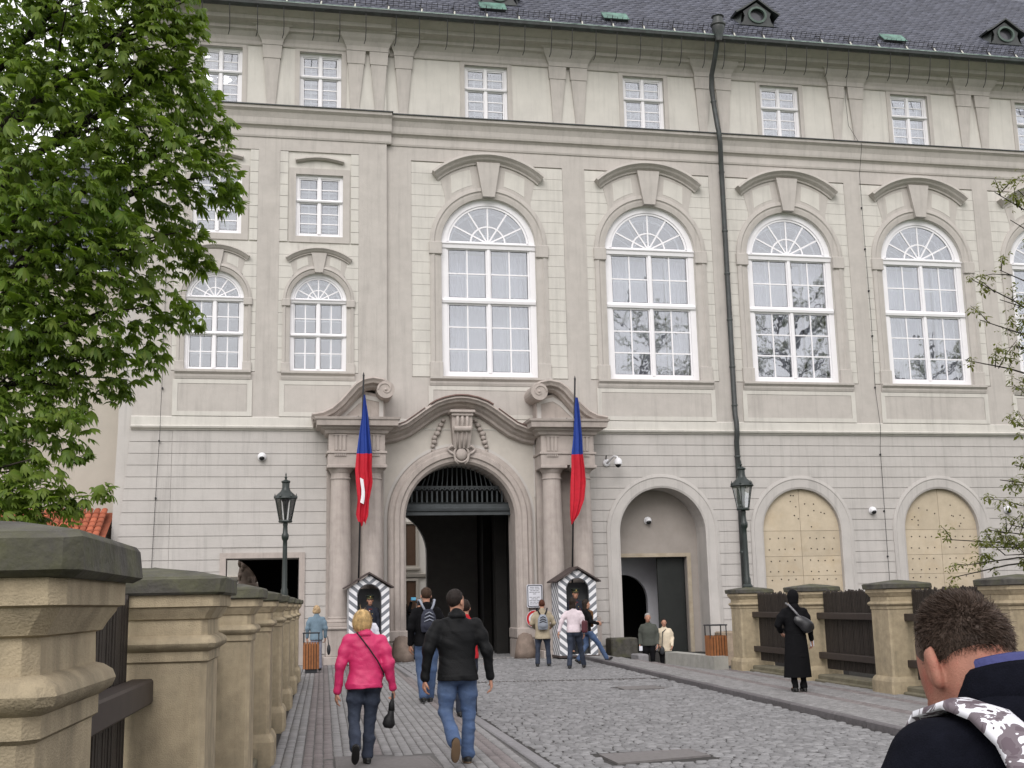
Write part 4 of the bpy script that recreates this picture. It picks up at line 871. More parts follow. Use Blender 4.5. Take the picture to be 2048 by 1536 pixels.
# parapet and blocks beside the sunken side door
PW = MB(); slab(PW, [(9.66,-7.4),(9.98,-7.4),(10.1,-10.55),(9.76,-10.55)], -.05, .36); o = PW.build('parapet', mat('concrete_parapet', (.3,.295,.27), var=.15, scale=4, bump=.3, stain=(.2,.2,.17), sstr=.5))
tag(o, 'low concrete parapet beside the steps to the side door', 'parapet')
tag(MB().bbox(-.42,.42,-.4,.3,-.1,.52,.04).build('stone_block', M_CAP, loc=(10.55,-.5,0)), 'mossy stone block left of the side door niche', 'stone block')
tag(MB().bbox(-.15,.15,-.35,.35,-.5,.2,.03).build('stone_block', M_KERB, loc=(9.86,-4.6,0)), 'small pale stone at the edge of the sidewalk by the sunken steps', 'stone block')
tag(MB().bbox(-.28,.28,-.3,.3,-.6,.62,.04).build('stone_block', mat('chipped_stone', (.27,.215,.16), var=.25, scale=5, bump=.5), loc=(14.0,-.45,0)), 'chipped sandstone block right of the side door niche', 'stone block')
# ---- street lamps standing on the end posts
def lamp(loc, label):
    Lm = thing('street_lamp', label, 'street lamp', loc, 0, 'green gas style street lamps')
    MB().lathe([(.12,0),(.12,.04),(.085,.08),(.08,.2),(.062,.25),(.056,.9),(.052,1.2),(.05,1.32),(.075,1.36),(.085,1.42),(.078,1.47),(.06,1.5),(.05,1.66),(.06,1.7),(.05,1.74)], n=14).build('post', M_LAMP, Lm, .6)
    MB().lathe([(.15,1.74),(.16,1.77),(.15,1.8)], n=6).build('gallery', M_LAMP, Lm)
    for k in range(6):
        a = 2*PI*k/6; MB().tube([(.14*math.cos(a),.14*math.sin(a),1.79),(.235*math.cos(a),.235*math.sin(a),2.29)], .011, 5).build('cage_bar', M_LAMP, Lm)
        MB().lathe([(.022,0),(.03,.03),(.012,.07),(.004,.11)], n=6).build('corner_finial', M_LAMP, Lm, loc=(.245*math.cos(a),.245*math.sin(a),2.31))
        a2 = a+2*PI/6
        MB().add([(r*math.cos(t),r*math.sin(t),z) for r,z in ((.135,1.8),(.228,2.29)) for t in (a,a2)], [(0,1,3,2)]).build('pane', M_LGLASS, Lm)
    MB().lathe([(.25,2.28),(.27,2.3),(.25,2.34),(.2,2.4),(.13,2.46),(.1,2.5),(.095,2.52),(.085,2.55),(.085,2.66),(.105,2.68),(.105,2.71),(.06,2.73),(.02,2.75)], n=12).build('roof', M_LAMP, Lm, .5)
    MB().lathe([(.012,2.75),(.035,2.79),(.012,2.83),(.02,2.85),(.003,2.91)], n=8).build('finial', M_LAMP, Lm, True)
    MB().lathe([(.03,1.8),(.04,1.95),(.07,2.2),(.1,2.28)], n=10).build('burner', M_CAMW if 'right' in label else M_LAMP, Lm, True)
lamp((LX(LPY[7]),LPY[7],1.85), 'green lantern lamp standing left of the gate, before the low passage')
lamp((RXX(RPY[0])-.02,RPY[0],1.87), 'green lantern lamp on the right parapet post in front of the rain pipe')
# ---- flags
M_FB = mat('flag_blue', (.013,.04,.23), rough=.7, var=.1, scale=8); M_FR = mat('flag_red', (.46,.013,.028), rough=.7, var=.12, scale=8); M_FW = mat('flag_white', (.75,.74,.76), rough=.7)
def flag(x0, y0, xt, label, mirror, white):
    Fg = thing('flag', label, 'flag', (x0,y0,2.2), 0, 'flags flanking the gate')
    lean = xt-x0; px = lambda z: lean*z/6.25
    MB().tube([(px(z),0,z) for z in (0,3,6.25)], .028, 8).build('pole', M_IRON, Fg, True); MB().lathe([(.02,0),(.035,.05),(.004,.16)], n=8).build('finial', M_IRON, Fg, loc=(px(6.25),0,6.2))
    MB().tube([(-.02,0,5.0),(px(5.0)-.12*(-1 if mirror else 1)*-1,.55,4.9)], .03, 6).build('bracket', M_IRON, Fg)
    # hanging cloth: folded curtain whose width grows downwards
    def W(z):   # left/right extent at world height z (before mirroring)
        zs_ = [3.98,4.25,4.7,5.2,5.6,6.06,6.6,7.2,7.6,7.85]
        if white: return np.interp(z, zs_, [-.02,-.1,-.06,-.1,-.14,-.12,-.08,-.02,.0,.02]), np.interp(z, zs_, [.12,.2,.22,.3,.26,.26,.2,.14,.08,.05])
        return np.interp(z, zs_, [-.12,-.12,-.1,-.08,-.06,-.08,-.04,-.02,-.02,-.0]), np.interp(z, zs_, [-.06,.12,.28,.32,.28,.22,.2,.14,.1,.06])
    def cloth(za, zb, nm, m_):
        nu, nv = 26, 30; vs = []
        for j in range(nv+1):
            z = za+(zb-za)*j/nv; l_, r_ = W(z); cx = px(z-2.2); mid_ = (l_+r_)/2; l_, r_ = mid_+(l_-mid_)*1.22, mid_+(r_-mid_)*1.22
            for i in range(nu+1):
                u = i/nu; x = l_+(r_-l_)*(u+.035*math.sin(3*u*PI*2+z)); am = .02+.09*min(1,(7.9-z)/2)
                y = -.06-am*1.05-am*.62*(math.sin(u*u*2*PI*2.1+.5*z+(1 if mirror else 0))*.8+.3*math.sin(u*2*PI*3.7+1.9*z)+.25*math.sin(3.1*z+2*u))-.03
                dz = 0 if j else .07*math.sin(u*9+1)*(1 if za < 4.3 else 0)
                vs.append((cx+x, y, z-2.2+dz))
        MB().add(vs, [(j*(nu+1)+i,j*(nu+1)+i+1,(j+1)*(nu+1)+i+1,(j+1)*(nu+1)+i) for j in range(nv) for i in range(nu)]).build(nm, m_, Fg, True)
    cloth(6.07,7.85,'blue_field',M_FB); cloth(4.0,6.07,'red_field',M_FR)
    if white:
        vs = []
        for j in range(7):
            z = 4.62+.72*j/6; 
            for i in range(5): u = i/4; vs.append((px(z-2.2)-.03+.1*u+.03*math.sin(j*.7), -.31-.02*math.sin(u*PI)-.004*j, z-2.2-.05*u))
        MB().add(vs, [(j*5+i,j*5+i+1,j*5+i+6,j*5+i+5) for j in range(6) for i in range(4)]).build('white_field', M_FW, Fg, True)
flag(2.42, -1.42, 2.56, 'blue, red and white flag hanging slack left of the gate', False, True)
flag(8.82, -1.42, 9.1, 'blue and red flag hanging slack right of the gate', True, False)
# ---- sentry boxes
def chevron(n, l, b, c):
    sx = n.new('ShaderNodeSeparateXYZ'); l.new(c.outputs['Object'], sx.inputs[0])
    ab = n.new('ShaderNodeMath'); ab.operation = 'ABSOLUTE'; l.new(sx.outputs[0], ab.inputs[0])
    a1 = n.new('ShaderNodeMath'); a1.operation = 'MULTIPLY_ADD'; a1.inputs[1].default_value = -.8; l.new(ab.outputs[0], a1.inputs[0]); l.new(sx.outputs[2], a1.inputs[2])
    a2 = n.new('ShaderNodeMath'); a2.operation = 'MULTIPLY_ADD'; a2.inputs[1].default_value = -.9; l.new(sx.outputs[1], a2.inputs[0]); l.new(a1.outputs[0], a2.inputs[2])
    d = n.new('ShaderNodeMath'); d.operation = 'DIVIDE'; d.inputs[1].default_value = .235; l.new(a2.outputs[0], d.inputs[0])
    f = n.new('ShaderNodeMath'); f.operation = 'FRACT'; l.new(d.outputs[0], f.inputs[0]); g_ = n.new('ShaderNodeMath'); g_.operation = 'GREATER_THAN'; g_.inputs[1].default_value = .52; l.new(f.outputs[0], g_.inputs[0])
    m_ = n.new('ShaderNodeMix'); m_.data_type = 'RGBA'; m_.inputs[6].default_value = (.7,.7,.72,1); m_.inputs[7].default_value = (.17,.18,.2,1); l.new(g_.outputs[0], m_.inputs[0]); l.new(m_.outputs[2], b.inputs['Base Color'])
M_CHEV = mat('chevron_paint', (.5,.5,.5), rough=.6, var=.03, extra=chevron)
M_BOXIN = mat('grey_box_lining', (.2,.205,.215), var=.1); M_BOXRF = mat('brown_box_roof', (.06,.045,.042), rough=.6, var=.2)
def sentry(loc, label):
    B = thing('sentry_box', label, 'sentry box', loc, 0, 'sentry boxes at the gate'); hw = .575
    MB().prism([(-hw,0),(hw,0),(hw,2.14),(0,2.52),(-hw,2.14)], -.03, .03, [arch(0,.06,1.92,.335,16)]).build('front_panel', M_CHEV, B)
    for s_ in (-1,1):
        x0, x1 = sorted((s_*hw, s_*(hw-.05)))
        sd_ = MB()
        for k in range(8): sd_.box(x0,x1,.032+k*.1,.032+k*.1+.094,0,2.14)
        sd_.build('side_panel', M_CHEV, B)
        x0, x1 = sorted((s_*(hw-.052), s_*(hw-.07))); MB().box(x0,x1,.032,.83,0,2.13).build('side_lining', M_BOXIN, B)
        sl = math.atan2(.40, .66); q = [(0,2.60),(s_*.70,2.60-.70*math.tan(sl)),(s_*.70,2.56-.70*math.tan(sl)),(0,2.545)]
        MB().prism(q if s_ < 0 else q[::-1], -.16, .92).build('roof_slope', M_BOXRF, B)
        MB().sweep(arc(0,1.92,.335,0,PI,16) if s_ < 0 else [(0.335,.06),(.335,1.92)], [(-.012,-.04),(.012,-.04),(.012,.0),(-.012,.0)]).build('opening_trim', mat('dark_trim', (.05,.05,.055), rough=.5), B)
    MB().box(-hw,hw,.83,.87,0,2.14).build('back_panel', M_BOXIN, B); MB().box(-hw+.05,hw-.05,.03,.83,0,.05).build('floor', M_BOXIN, B)
    MB().box(-hw-.04,hw+.04,-.06,.9,-.03,.03).build('base_board', M_BOXRF, B)
sentry((2.68,-2.05,0), 'grey and white striped sentry box left of the gate'); sentry((8.8,-2.05,.07), 'grey and white striped sentry box right of the gate')
# ---- signs
SG = thing('notice_sign', 'white notice sign with rows of dark text beside the gate', 'sign', (7.86,-.5,1.5))
def rrect(hw, hh, r, cz=0):
    p = []
    for cx, cz_, a0 in ((hw-r,-hh+r,-PI/2),(hw-r,hh-r,0),(-hw+r,hh-r,PI/2),(-hw+r,-hh+r,PI)): p += [(cx+r*math.cos(a0+PI/2*k/4), cz+cz_+r*math.sin(a0+PI/2*k/4)) for k in range(5)]
    return p
M_SIGNW = mat('sign_white', (.62,.63,.68), rough=.5, var=.03); M_SIGNK = mat('sign_dark', (.06,.065,.08), rough=.5)
MB().prism(rrect(.25,.345,.04,.34), 0, .02).build('plate', M_SIGNW, SG); MB().prism(rrect(.232,.327,.035,.34), -.003, .005, [rrect(.205,.3,.03,.34)]).build('border', M_SIGNK, SG)
for k, (n_, w_) in enumerate([(2,.30),(2,.34),(3,.28),(4,.34),(1,.11),(0,0),(3,.34),(2,.22),(3,.34),(3,.3),(4,.34)]):
    if n_: 
        z = .6-.05*k; t = MB(); x = -w_/2
        for j in range(n_):
            wl = w_/n_-.025; x1 = x+wl
            while x < x1: t.box(x,x+.013,-.002,.001,z-.011,z+random.choice((.008,.011))); x += .019
            x = x1+.025
        t.build('text_line', M_SIGNK, SG)
RS = thing('round_sign', 'round red and white prohibition sign under the notice sign', 'sign', (7.84,-.5,1.15))
circ = lambda r: [(r*math.cos(2*PI*k/28), r*math.sin(2*PI*k/28)) for k in range(28)]
MB().prism(circ(.265), 0, .015).build('plate', M_SIGNW, RS); MB().prism(circ(.255), -.003, .002, [circ(.185)]).build('red_ring', mat('sign_red', (.45,.015,.02), rough=.5), RS)
# ---- surveillance cameras
def domecam(loc, label):
    D = thing('dome_camera', label, 'camera', loc, 0, 'dome cameras on the facade')
    MB().lathe([(.13,-.0),(.13,.03),(.1,.04)], n=16).tf(Matrix.Rotation(PI/2,4,'X')).build('wall_plate', M_CAMW, D)
    MB().sphere((0,-.06,0), (.115,.115,.12), 16, 10).build('housing', M_CAMW, D, True); MB().sphere((0,-.1,-.05), (.085,.09,.08), 14, 8).build('lens_dome', M_BLACK, D, True)
domecam((-.4,-.18,6.14), 'small white dome camera on the wall above the left lamp')
domecam((12.0,.86,4.2), 'small white dome camera inside the side door niche')
domecam((19.55,-.02,4.42), 'small white dome camera between the two boarded arches')
domecam((24.55,-.02,4.42), 'small white dome camera at the right edge beside the young tree')
AC = thing('arm_camera', 'white camera on a curved arm beside the right columns', 'camera', (10.42,-.02,6.0))
MB().lathe([(.12,0),(.12,.03),(.08,.05)], n=14).tf(Matrix.Rotation(PI/2,4,'X')).build('wall_plate', M_CAMW, AC)
MB().tube([(0,-.03,-.02),(.06,-.2,.06),(.14,-.36,.17),(.22,-.46,.14),(.24,-.5,.05)], .035, 8).build('arm', M_CAMW, AC, True)
MB().lathe([(.05,.1),(.1,.06),(.13,0),(.13,-.1),(.1,-.12)], n=14).build('housing', M_CAMW, AC, .6, loc=(.24,-.5,0)); MB().sphere((.24,-.5,-.12), .09, 12, 8).build('lens_dome', M_BLACK, AC, True)
MB().tube([(-.02,-.03,.1),(-.02,-.06,.2),(-.02,-.1,.22)], .02, 6).build('spike', M_BLACK, AC)
# ---- litter bins
M_SLAT = mat('orange_brown_slat', (.24,.095,.035), rough=.6, var=.2, scale=9, rnd=.15); M_BINK = mat('bin_frame', (.03,.032,.036), rough=.5)
def litter(loc, rz, label):
    B = thing('litter_bin', label, 'bin', loc, rz, 'wooden slatted litter bins')
    MB().box(-.17,.17,-.17,.17,.12,.72).build('liner', M_BINK, B); MB().bbox(-.15,.15,-.15,.15,0,.12,.01).build('foot', M_BINK, B)
    for k in range(6):
        t = -.19+.066*k
        for q in ((t,t+.05,-.205,-.18),(t,t+.05,.18,.205),(-.205,-.18,t,t+.05),(.18,.205,t,t+.05)): MB().box(*q,.1,.76).build('slat', M_SLAT, B)
    for sx in (-1,1):
        for sy in (-1,1): MB().tube([(sx*.19,sy*.19,.7),(sx*.19,sy*.19,.98)], .014, 6).build('stand_rod', M_BINK, B)
    MB().bbox(-.22,.22,-.22,.22,.98,1.01,.01).build('lid', M_BINK, B)
litter((.97,-5.1,0), -.04, 'brown slatted litter bin beyond the last left post'); litter((10.02,-10.05,.05), -.04, 'orange slatted litter bin beside the right lamp post')
CHESTNUT_LOBES = [(-2.86, -25.1, 7.2, 0.82), (-2.13, -25.33, 7.09, 0.69), (-1.45, -25.65, 7.03, 0.57), (-1.12, -25.3, 7.08, 0.4), (-2.98, -24.76, 6.36, 0.93), (-2.13, -25.59, 6.17, 0.71), (-1.62, -25.21, 6.51, 0.68), (-1.1, -25.35, 6.48, 0.46), (-0.78, -25.02, 6.28, 0.31), (-2.83, -24.82, 5.43, 0.8), (-2.03, -25.52, 5.47, 0.65), (-1.55, -24.84, 5.89, 0.63), (-1.0, -25.1, 5.87, 0.52), (-0.63, -25.06, 5.86, 0.26), (-2.74, -24.82, 4.78, 0.63), (-2.15, -25.13, 4.81, 0.61), (-1.57, -25.48, 4.92, 0.54), (-1.2, -24.8, 5.25, 0.49), (-0.94, -24.51, 5.4, 0.27), (-2.1, -24.8, 4.41, 0.52), (-1.55, -25.14, 4.44, 0.5), (-1.17, -24.93, 4.6, 0.35), (-0.91, -24.87, 4.48, 0.21), (-1.76, -25.05, 3.88, 0.37), (-1.4, -25.12, 3.97, 0.3), (-1.48, -25.07, 3.69, 0.17), (-1.92, -25.12, 3.58, 0.27), (-1.14, -25.01, 4.07, 0.17), (-2.44, -24.95, 3.79, 0.25), (-2.23, -25.23, 3.24, 0.34), (-1.9, -25.38, 3.31, 0.26), (-1.78, -25.33, 3.09, 0.15), (-2.38, -25.22, 2.96, 0.29), (-2.27, -25.47, 2.63, 0.26), (-1.98, -25.54, 2.79, 0.19), (-1.52, -25.35, 2.7, 0.11), (-1.73, -25.48, 2.62, 0.12), (-1.89, -25.49, 2.47, 0.17), (-2.37, -24.5, 4.23, 0.21), (-2.2, -25.48, 2.8, 0.33), (-2.25, -25.56, 2.45, 0.28), (-2.49, -25.38, 3.17, 0.34), (-2.04, -25.63, 2.57, 0.19), (-1.78, -25.32, 4.2, 0.44), (-2.2, -25.44, 4.35, 0.44), (-1.83, -25.58, 5.12, 0.54), (-1.23, -25.65, 5.85, 0.49), (-0.85, -25.54, 6.47, 0.3), (-0.58, -25.33, 6.27, 0.18), (-0.51, -25.0, 5.68, 0.18), (-0.78, -24.62, 5.11, 0.16), (-1.11, -25.55, 7.37, 0.42), (-1.33, -25.71, 7.62, 0.52), (-1.89, -25.54, 7.57, 0.69), (-2.58, -25.26, 7.66, 0.77), (-0.9, -25.44, 7.18, 0.2), (-0.96, -25.39, 6.84, 0.31), (-2.49, -25.05, 4.25, 0.51), (-2.57, -25.18, 3.79, 0.45), (-2.27, -25.27, 3.46, 0.34), (-2.11, -25.1, 3.86, 0.35), (-2.34, -25.33, 5.04, 0.6), (-3.29, -24.07, 7.18, 0.95), (-2.03, -23.9, 7.41, 0.71), (-2.35, -23.61, 6.59, 0.83)]
YOUNG_TIPS = [(10.31, -21.63, 7.43, 0.6), (10.8, -21.23, 7.16, 0.5), (10.15, -21.11, 6.24, 0.9), (10.27, -21.02, 5.65, 0.7), (10.01, -20.95, 5.05, 0.6), (10.71, -20.92, 6.0, 0.5), (10.8, -21.04, 5.27, 0.5), (10.46, -21.35, 6.33, 0.5), (10.7, -21.06, 4.51, 0.3), (10.76, -21.02, 4.0, 0.3), (10.3, -21.1, 3.25, 0.7), (10.58, -21.07, 3.47, 0.8), (9.45, -20.85, 2.42, 0.9), (9.69, -20.98, 2.04, 0.4), (9.49, -20.97, 1.87, 0.2), (10.11, -21.03, 2.53, 0.9), (10.39, -21.1, 2.6, 1.0), (10.25, -21.11, 2.17, 0.6), (9.93, -21.02, 2.29, 0.7), (10.57, -21.12, 2.88, 0.9), (10.9, -21.34, 7.6, 0.8), (10.95, -21.41, 6.64, 0.6), (10.94, -21.5, 5.7, 0.6), (10.88, -21.19, 2.52, 0.6), (11.14, -21.84, 8.05, 0.8)]
# ================================================================== TREES
M_BARK = mat('dark_bark', (.035,.028,.022), var=.3, scale=8, bump=.8, bscale=25)
def leaf_mat(name, col, rnd=.35):
    def ex(n, l, b, c):
        nz = n.new('ShaderNodeTexNoise'); nz.inputs['Scale'].default_value = .9; nz.inputs['Detail'].default_value = 4; l.new(c.outputs['Object'], nz.inputs['Vector'])
        gi = n.new('ShaderNodeNewGeometry'); ad = n.new('ShaderNodeMath'); ad.operation = 'MULTIPLY_ADD'; ad.inputs[1].default_value = .5; l.new(gi.outputs['Random Per Island'], ad.inputs[0]); l.new(nz.outputs['Fac'], ad.inputs[2])
        mr2 = n.new('ShaderNodeMapRange'); mr2.inputs[1].default_value = .5; mr2.inputs[2].default_value = 1.0; mr2.inputs[4].default_value = .8; l.new(ad.outputs[0], mr2.inputs[0])
        old = b.inputs['Base Color'].links[0].from_socket; mc = n.new('ShaderNodeMix'); mc.data_type = 'RGBA'; l.new(mr2.outputs[0], mc.inputs[0]); l.new(old, mc.inputs[6]); mc.inputs[7].default_value = (col[0]*1.7, col[1]*1.25, col[2]*1.5, 1); l.new(mc.outputs[2], b.inputs['Base Color'])
        tr = n.new('ShaderNodeBsdfTranslucent'); tr.inputs[0].default_value = (col[0]*1.5, col[1]*1.35, col[2]*.8, 1); mxs = n.new('ShaderNodeMixShader'); mxs.inputs[0].default_value = .5
        o = n['Material Output']; l.new(b.outputs[0], mxs.inputs[1]); l.new(tr.outputs[0], mxs.inputs[2]); l.new(mxs.outputs[0], o.inputs[0])
    return mat(name, col, rough=.5, var=.25, scale=1.5, spec=.35, rnd=rnd, extra=ex)
M_LEAF = leaf_mat('chestnut_leaf', (.105,.185,.026)); M_LEAFY = leaf_mat('young_leaf', (.11,.14,.035), .3)
def palmate(size, nl=6, droop=.5):
    """one chestnut leaf: leaflets fanning out from the stalk; local frame: stalk along +X, up +Z"""
    V, F = [], []
    for k in range(nl):
        a = (k-(nl-1)/2)*(2.5/(nl-1)); ln = size*(1-.3*abs(a)/1.3)*random.uniform(.9,1.1); ca, sa = math.cos(a), math.sin(a); wd = ln*.185
        prof = [(0,.02),(.45,.75),(.72,1.0),(1,.02)]; o = len(V)
        for t, w_ in prof:
            z = -droop*ln*(t**1.7)
            for s_ in (-1,1):
                x, y = t*ln, s_*w_*wd; V.append((x*ca-y*sa, x*sa+y*ca, z+abs(s_)*w_*wd*.25))
        for q in range(3): F.append((o+q*2,o+q*2+1,o+q*2+3,o+q*2+2))
    return np.array(V), np.array(F)
def rotmats(n, yaw, pitch, roll):
    cy, sy, cp, sp, cr_, sr = np.cos(yaw), np.sin(yaw), np.cos(pitch), np.sin(pitch), np.cos(roll), np.sin(roll)
    Rz = np.zeros((n,3,3)); Rz[:,0,0]=cy; Rz[:,0,1]=-sy; Rz[:,1,0]=sy; Rz[:,1,1]=cy; Rz[:,2,2]=1
    Ry = np.zeros((n,3,3)); Ry[:,0,0]=cp; Ry[:,0,2]=sp; Ry[:,1,1]=1; Ry[:,2,0]=-sp; Ry[:,2,2]=cp
    Rx = np.zeros((n,3,3)); Rx[:,0,0]=1; Rx[:,1,1]=cr_; Rx[:,1,2]=-sr; Rx[:,2,1]=sr; Rx[:,2,2]=cr_
    return Rz @ Ry @ Rx
def foliage(parent, P, D, protos, m_, single=300, part='leaf', rest='foliage'):
    """P positions, D outward yaw; single nearest leaves as parts, the others joined as stuff"""
    n = len(P); yaw = D+RNG.normal(0,.7,n); pit = RNG.normal(.15,.35,n); rol = RNG.normal(0,.3,n); sc = RNG.uniform(.6,1.25,n)
    R_ = rotmats(n, yaw, pit, rol); kind = RNG.integers(0, len(protos), n)
    d_ = np.linalg.norm(P+np.array(parent.location)-np.array([0,-36.5,1.65]), axis=1); near = set(np.argsort(d_)[:single].tolist())
    Va, Fa, o = [], [], 0
    for k, (v, f) in enumerate(protos):
        sel = np.array([i for i in np.where(kind == k)[0] if i not in near], int)
        if len(sel):
            W_ = np.einsum('nij,kj->nki', R_[sel], v)*sc[sel][:,None,None]+P[sel][:,None,:]
            Va.append(W_.reshape(-1,3)); Fa.append((f[None]+len(v)*np.arange(len(sel))[:,None,None]).reshape(-1,4)+o); o += len(sel)*len(v)
    stuff(link(rest, quads_mesh(rest, np.concatenate(Va), np.concatenate(Fa), m_), parent))
    ms = [quads_mesh(part, v, f, m_) for v, f in protos]
    for i in near:
        ob = link(part, ms[kind[i]], parent); ob.matrix_local = Matrix.Translation(P[i].tolist()) @ Matrix(R_[i].tolist()).to_4x4() @ Matrix.Scale(float(sc[i]),4)
def limb(parent, name, pts, r0_, r1_, n=7):
    P_ = [Vector(p) for p in pts]; m_ = len(P_)
    return MB().tube(P_, [r0_+(r1_-r0_)*i/(m_-1) for i in range(m_)], n).build(name, M_BARK, parent, True)
# ---- horse chestnut at the left: lobes given as (x, y, z, radius) around the trunk base
TB = np.array([-4.3,-23.5,-1.2]); CT = thing('chestnut_tree', 'big leafy horse chestnut overhanging the left side of the picture', 'tree', TB)
limb(CT, 'trunk', [(0,0,0),(.05,.0,2),(-.05,.1,4),(.1,.05,6.5),(0,.1,9),(.1,0,11.5)], .32, .1, 12)
LOB = CHESTNUT_LOBES
for x, y, z, r in [q for q in LOB if q[3] > .3][::2]:
    s = Vector((0,.05,max(2.5,(z-TB[2])*.72))); e = Vector((x-TB[0],y-TB[1],z-TB[2])); mdd = s.lerp(e,.5)+Vector((0,0,.35))
    limb(CT, 'branch', [s, s.lerp(mdd,.5)+Vector((0,0,.1)), mdd, mdd.lerp(e,.6), e], .075, .012, 6)
    for k in range(4):
        q = e+Vector((random.uniform(-1,1),random.uniform(-1,1),random.uniform(-.8,.6)))*r*.9; limb(CT, 'twig', [mdd.lerp(e,.5), (mdd.lerp(e,.5)+q)/2+Vector((0,0,.1)), q], .02, .005, 5)
PP = []
for x, y, z, r in LOB:
    n_ = int(640*r**1.9)+16; u = RNG.normal(size=(n_,3)); u /= np.linalg.norm(u,axis=1)[:,None]; rad = r*RNG.uniform(.35,1.0,n_)**.5*(1+.12*np.sin(5*u[:,0]+3*u[:,2]+x))
    PP.append(np.array([x,y,z])-TB+u*rad[:,None]*np.array([1,1,.85]))
PP = np.concatenate(PP); DD = np.arctan2(PP[:,1], PP[:,0])
foliage(CT, PP, DD, [palmate(.105,6,.55), palmate(.09,5,.8), palmate(.12,7,.35), palmate(.075,5,1.0), palmate(.1,6,1.3), palmate(.06,5,.2)], M_LEAF)
# ---- young tree at the right edge, sparse spring leaves on thin branches
TR = np.array([15.4,-17.5,-1.2]); YT = thing('young_tree', 'sparse young tree with small spring leaves at the right edge', 'tree', TR)
limb(YT, 'trunk', [(0,0,0),(.1,.05,2.5),(-.05,0,5),(.05,.1,8),(0,0,11)], .16, .04, 10)
PR = []
def twigs(parent, base, tip, r, dens, sub=6, spread=.55, col=PR):
    b, t = Vector(base), Vector(tip); ln = (t-b).length; mid = b.lerp(t,.5)+Vector((random.uniform(-.1,.1),random.uniform(-.1,.1),.12*ln*.5))
    pts = [b, b.lerp(mid,.5)+Vector((0,0,.03)), mid, mid.lerp(t,.5)+Vector((0,0,.04)), t]; limb(parent, 'branch', pts, r, .006, 6)
    for k in range(sub):
        f = random.uniform(.3,1.0); p = b.lerp(mid,f*2) if f < .5 else mid.lerp(t,(f-.5)*2)
        d_ = ((t-b).normalized()*random.uniform(.2,.8)+Vector((random.uniform(-1,1),random.uniform(-1,1),random.uniform(-.5,.9)))*.7)*spread*random.uniform(.5,1.1)
        limb(parent, 'twig', [p, p+d_*.5+Vector((0,0,.03)), p+d_], .009, .003, 5)
        for j in range(int(dens*max(.3,d_.length))):
            q = p+d_*random.uniform(.3,1.05); col.append([q.x+random.gauss(0,.05),q.y+random.gauss(0,.05),q.z+random.gauss(0,.05)])
for tip in YOUNG_TIPS:
    tp = np.array(tip[:3])-TR; hz = max(2.5, tp[2]-1.2*tip[3]); twigs(YT, (0,0,hz), tp, .032, 42, sub=9)
def leafsmall(s): 
    v, f = palmate(s, 3, .4); return v, f
PRa = np.array(PR); foliage(YT, PRa, RNG.uniform(0,2*PI,len(PRa)), [leafsmall(.085), leafsmall(.07), leafsmall(.1)], M_LEAFY, single=150)
# ---- two sparse trees beside the bridge, outside the frame, mirrored in the right-hand windows
for bx, by, hgt, lab in ((27.2,-21,20.5,'tall half-bare tree right of the bridge, mirrored in the third arched window'),(22.5,-32,22.5,'tall half-bare tree behind the camera, mirrored in the second arched window'),(36,-22,17,'half-bare tree far right, mirrored in the fourth arched window')):
    T = thing('bare_tree', lab, 'tree', (bx,by,-1.2), 0); col = []
    limb(T, 'trunk', [(0,0,0),(.1,0,hgt*.3),(-.1,.1,hgt*.6),(0,0,hgt)], .28, .05, 9)
    for k in range(44):
        a = random.uniform(0,2*PI); z = hgt*random.uniform(.3,.85); ln = random.uniform(2.2,4.6)
        twigs(T, (0,0,z), (math.cos(a)*ln, math.sin(a)*ln, min(hgt+1,z+random.uniform(.8,3.2))), .06, 16, sub=12, spread=1.3, col=col)
    ca_ = np.array(col); foliage(T, ca_, RNG.uniform(0,2*PI,len(ca_)), [leafsmall(.16), leafsmall(.13)], M_LEAFY, single=0)
